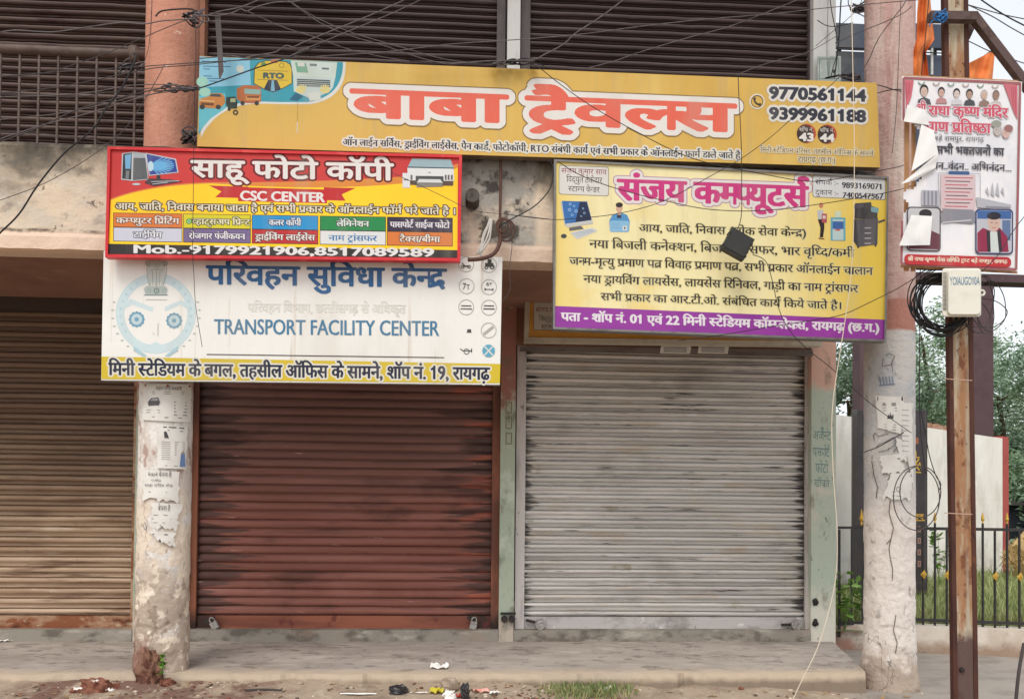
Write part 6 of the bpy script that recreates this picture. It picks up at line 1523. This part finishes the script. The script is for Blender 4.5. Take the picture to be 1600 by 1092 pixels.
C("cable lying along the golden board's top toward the knot", .005, m_cab, 5.84, [(640,96),(720,100),(780,99),(820,96),(850,103)])
def knot(px, py, Y, label, seed, rx=16, ry=5, k=7):
    rr = random.Random(seed); o = thing("cable_knot", P(px, py+4, Y), label, "cable", "knots of cable")
    for q in range(k):
        b = MB(); cx_, cy_, r1, r2, ph = px+rr.uniform(-rx,rx), py+rr.uniform(-ry,ry)*.5, rr.uniform(5,13), rr.uniform(2,ry+1), rr.random()*6
        b.tube([P(cx_+r1*math.cos(a+ph), cy_+r2*math.sin(a), Y+.03*math.sin(a*2+q)) for a in [i*math.pi/4 for i in range(8)]], .0055, 5, closed=True, smooth=3); b.build("cable_loop", m_cab if q % 2 else m_gcab, o, smooth=True)
knot(805, 98, 5.84, "knot of dark cable on the golden board's edge under the white pier", 1, 28, 4, 9)
knot(278, 138, 5.96, "bundle of dark cable gathered round the salmon column", 2, 20, 5, 8)
knot(305, 28, 5.9, "tangle of cable high on the salmon column beside the hanger strip", 3, 10, 12, 7)
knot(297, 212, 5.95, "black lump of cable at the golden board's lower left corner", 4, 5, 10, 9)
knot(1318, 122, 6.3, "heap of cable lying on the golden board's right end", 5, 22, 4, 9)
knot(1342, 12, 6.8, "black clamp of cable high beside the pink column", 6, 6, 10, 7)
knot(205, 108, 6.0, "tangle of cable hanging from the balcony pipe", 7, 10, 12, 6)

# ================================================================ litter and small ground things
def crumple(px, py, z, rx, ry, rz, m, label, cat, name, seed, rough=.5, group="litter along the platform edge"):
    g = G(px, py, z); b = MB(); b.blob((g.x, g.y, g.z+rz*.7), rx, ry, rz, None, seed, rough, 14, 2.2)
    return b.build(name, m, None, smooth=False, label=label, cat=cat, group=group)
def gz(px, py):
    z = .06
    for _ in range(6): g = G(px, py, z); z = gh(g.x, g.y)
    return z
def sheet_scrap(px, py, z, w_, d_, lift, m, label, seed, name="paper_scrap"):
    g = G(px, py, z); rr = random.Random(seed); n = 6; vs, fs = [], []; an = rr.uniform(-.4,.4)
    for j in range(n+1):
        for i in range(n+1):
            u, v = i/n-.5, j/n-.5; x_, y_ = u*w_, v*d_
            x_, y_ = x_*math.cos(an)-y_*math.sin(an), x_*math.sin(an)+y_*math.cos(an)
            vs.append((g.x+x_, g.y+y_, g.z+.006+lift*abs(mnoise.noise(Vector((u*4, v*4, seed))))*2.2+lift*.5*abs(u)))
    for j in range(n):
        for i in range(n): k = j*(n+1)+i; fs.append((k, k+1, k+n+2, k+n+1))
    b = MB(); b.add(vs, fs); return b.build(name, m, None, label=label, cat="paper", group="litter along the platform edge")
m_wp = M("white_paper", (236,232,226), .8, [((206,200,192), .5, ('n', 20, .5, .7))]); m_bpl = M("black_plastic_film", (46,44,46), .35, [((80,78,80), .5, ('n', 30, .55, .7))], spec=.5)
m_stone = M("stone", (170,152,134), .9, [((130,112,96), .7, ('n', 12, .45, .65)), ((206,190,172), .5, ('n', 24, .5, .7, 4, 3))]); m_brk2 = M("brick_lump", (138,92,74), .95, [((92,50,40), .8, ('n', 14, .45, .65)), ((164,108,84), .6, ('n', 22, .54, .7, 4, 3))])
m_yel = M("yellow_wrapper", (206,190,60), .4); m_pnk = M("pink_scrap", (220,140,120), .7, [((236,200,190), .6, ('n', 20, .45, .6))]); m_red = M("red_wrapper", (200,60,50), .5)
sheet_scrap(687, 1044, PLAT, .13, .09, .03, m_wp, "crumpled white paper lying on the platform before the red-brown shutter", 1)
sheet_scrap(8, 1002, PLAT, .12, .06, .015, m_wp, "white paper scrap on the platform at the left edge", 2)
z = gz(622, 1081); crumple(622, 1082, z, .075, .05, .032, m_bpl, "flattened black plastic pouch on the soil before the red-brown shutter", "plastic bag", "plastic_bag", 3)
z = gz(703, 1074); crumple(703, 1078, z, .07, .05, .055, m_stone, "pale broken paving lump against the platform's edge", "stone", "stone", 4, .25)
z = gz(727, 1082); crumple(727, 1088, z, .035, .03, .055, m_bpl, "crumpled upright black plastic bag right of the paving lump", "plastic bag", "plastic_bag", 5)
z = gz(702, 1088); crumple(702, 1092, z, .045, .04, .035, m_wp, "crumpled white plastic bag before the paving lump", "plastic bag", "plastic_bag", 6)
sheet_scrap(682, 1083, gz(682,1083), .10, .06, .03, m_yel, "yellow wrapper left of the white plastic bag", 7, "wrapper")
sheet_scrap(715, 1089, gz(715,1089), .06, .04, .02, m_red, "small red wrapper between the white bag and the black bag", 8, "wrapper")
sheet_scrap(752, 1081, gz(752,1081), .12, .05, .018, m_pnk, "pink torn scrap right of the black bag", 9)
sheet_scrap(772, 1084, gz(772,1084), .07, .04, .02, m_wp, "white torn scrap beside the pink one", 10)
sheet_scrap(560, 1085, gz(560,1085), .26, .02, .006, m_wp, "long white paper strip left of the black pouch", 11)
sheet_scrap(655, 1083, gz(655,1083), .12, .018, .008, m_wp, "short white paper strip right of the black pouch", 12)
sheet_scrap(950, 1080, gz(950,1080), .05, .07, .03, m_wp, "white leaf-like scrap at the edge of the grass tuft", 13)
for q, (px, py, r_, lab) in enumerate(((150,1082,.11,"large red-brown brick lump left of the left column"),(118,1085,.05,"small brick lump farthest left on the soil"),(176,1078,.05,"brick chip touching the large brick lump"),(226,1068,.05,"brick chip at the foot of the left column"),(262,1072,.06,"rounded brick chip right of the left column's foot"))):
    crumple(px, py, gz(px,py)-.01, r_, r_*.7, r_*.55, m_brk2, lab, "brick", "brick_lump", 20+q, .4)
for q, (px, py, lab) in enumerate(((148,1066,"white chip lying on the large brick lump"),(172,1080,"upright white chip right of the large brick lump"),(122,1078,"white chip on the far left brick lump"))):
    sheet_scrap(px, py, gz(px,py)+.05, .05, .03, .015, m_wp, lab, 40+q, "plaster_chip")
o = MB(); g = G(410, 1081, gz(410,1081)); o.tube([g+Vector((-.12,0,.012)), g+Vector((0,.01,.016)), g+Vector((.14,-.005,.012))], .011, 7); o.build("stick", M("dark_stick", (70,62,60), .8), None, label="dark stick lying on the soil right of the left column", cat="stick")
# heap of betel-stained mud at the left column
b = MB(); g = P(234, 1030, 6.07); b.blob((g.x, 6.08, .16), .085, .06, .17, None, 9, .55, 28, 3.4)
b.build("mud_heap", M("stained_mud", (140,104,86), .95, [((78,42,34), .8, ('n', 16, .45, .62)), ((166,112,90), .7, ('n', 34, .58, .7, 4, 3))], (40, .6, .01)), None, smooth=True, label="red-brown mud heap clinging to the left column's foot", cat="mud")
g = P(252, 1054, 5.97)
rr = random.Random(51); o = thing("weed_plant", Vector((g.x, g.y, g.z)), "small bright green weed growing at the left column's foot", "plant")
b = MB(); c0 = g; b.tube([c0, c0+Vector((.01,0,.06)), c0+Vector((0,.0,.13))], .004, 5); b.build("stem", M("green_stem", (96,130,60), .7), o)
b = MB()
for q in range(34):
    e = c0 + Vector((rr.gauss(0,.012), rr.gauss(0,.012), rr.uniform(.01,.14))); a = Vector((rr.gauss(0,1), rr.gauss(-.5,.7), rr.gauss(.3,.6))).normalized(); u = a.cross(Vector((0,.3,1))).normalized(); s_ = rr.uniform(.02,.04)
    b.add([e, e+a*s_*.35+u*s_*.42, e+a*s_*.8+u*s_*.36, e+a*s_*1.1, e+a*s_*.8-u*s_*.36, e+a*s_*.35-u*s_*.42], [(0,1,2,3,4,5)])
b.build("leaf_cluster", m_weed, o)
# grass tuft on the kerb soil
rr = random.Random(61); b = MB()
for q in range(1500):
    px = 920 + rr.gauss(0,34); py = 1076 + rr.gauss(0,8) + (px-920)*-.02
    if not (836 < px < 1000): continue
    z = gz(px, py) if q % 8 == 0 else z; g = G(px, py, z)
    if g.y > 6.06: continue
    grass(b, g.x, g.y, z-.005, rr.uniform(.025,.075), rr)
b.build("grass_tuft", M("tuft_blades", (122,134,84), .7, [((176,166,118), .8, ('n', 9, .45, .62)), ((84,108,52), .6, ('n', 16, .5, .7, 4, 3))]), kind='stuff')
# pebbles, crumbs and dead leaves on the soil
rr = random.Random(71); b = MB()
m_pb = [m_stone, m_brk2, M("pale_crumb", (206,190,170), .9), M("dark_crumb", (96,82,70), .9)]
for q in range(900):
    px = rr.choice([rr.uniform(-20,1440), rr.gauss(820,60), rr.gauss(240,110)]); py = rr.uniform(1058,1120); g = G(px, py, .08)
    if g.y > 6.05 or g.y < 5.3: continue
    z = gh(g.x, g.y); r_ = rr.uniform(.004,.013)*(1.7 if rr.random() < .08 else 1); b.blob((g.x, g.y, z+r_*.3), r_*1.3, r_, r_*.7, rr.choice(m_pb), q, .4, 6)
b.build("pebbles", m_stone, kind='stuff')
rr = random.Random(72); b = MB()
for q in range(260):
    px = rr.uniform(-20,1420); py = rr.uniform(1056,1100); g = G(px, py, .08)
    if g.y > 6.02: continue
    z = gh(g.x, g.y)+.008; a = rr.random()*6.28; d = Vector((math.cos(a), math.sin(a), rr.gauss(0,.25)))*rr.uniform(.012,.04); u = Vector((-d.y, d.x, .2*d.length))*.35; c = Vector((g.x,g.y,z)); b.add([c-d, c-u, c+d, c+u], [(0,1,2,3)])
b.build("dry_leaf_litter", M("dry_leaf", (170,140,100), .9, [((120,84,58), .8, ('n', 8, .45, .62)), ((214,200,176), .7, ('n', 11, .55, .68, 3, 4))]), kind='stuff')
# mop-like stick at the right edge
o = MB(); o.tube([G(1586,1110,.0), P(1592,1050,5.6), P(1600,1005,5.75)], .012, 7); o.build("thin_post", M("dark_stick", (70,62,60), .8), None, label="thin dark stake leaning at the right edge of the photo", cat="stake")
_ = bpy.data.objects.remove(_fo); bpy.data.curves.remove(_fc)
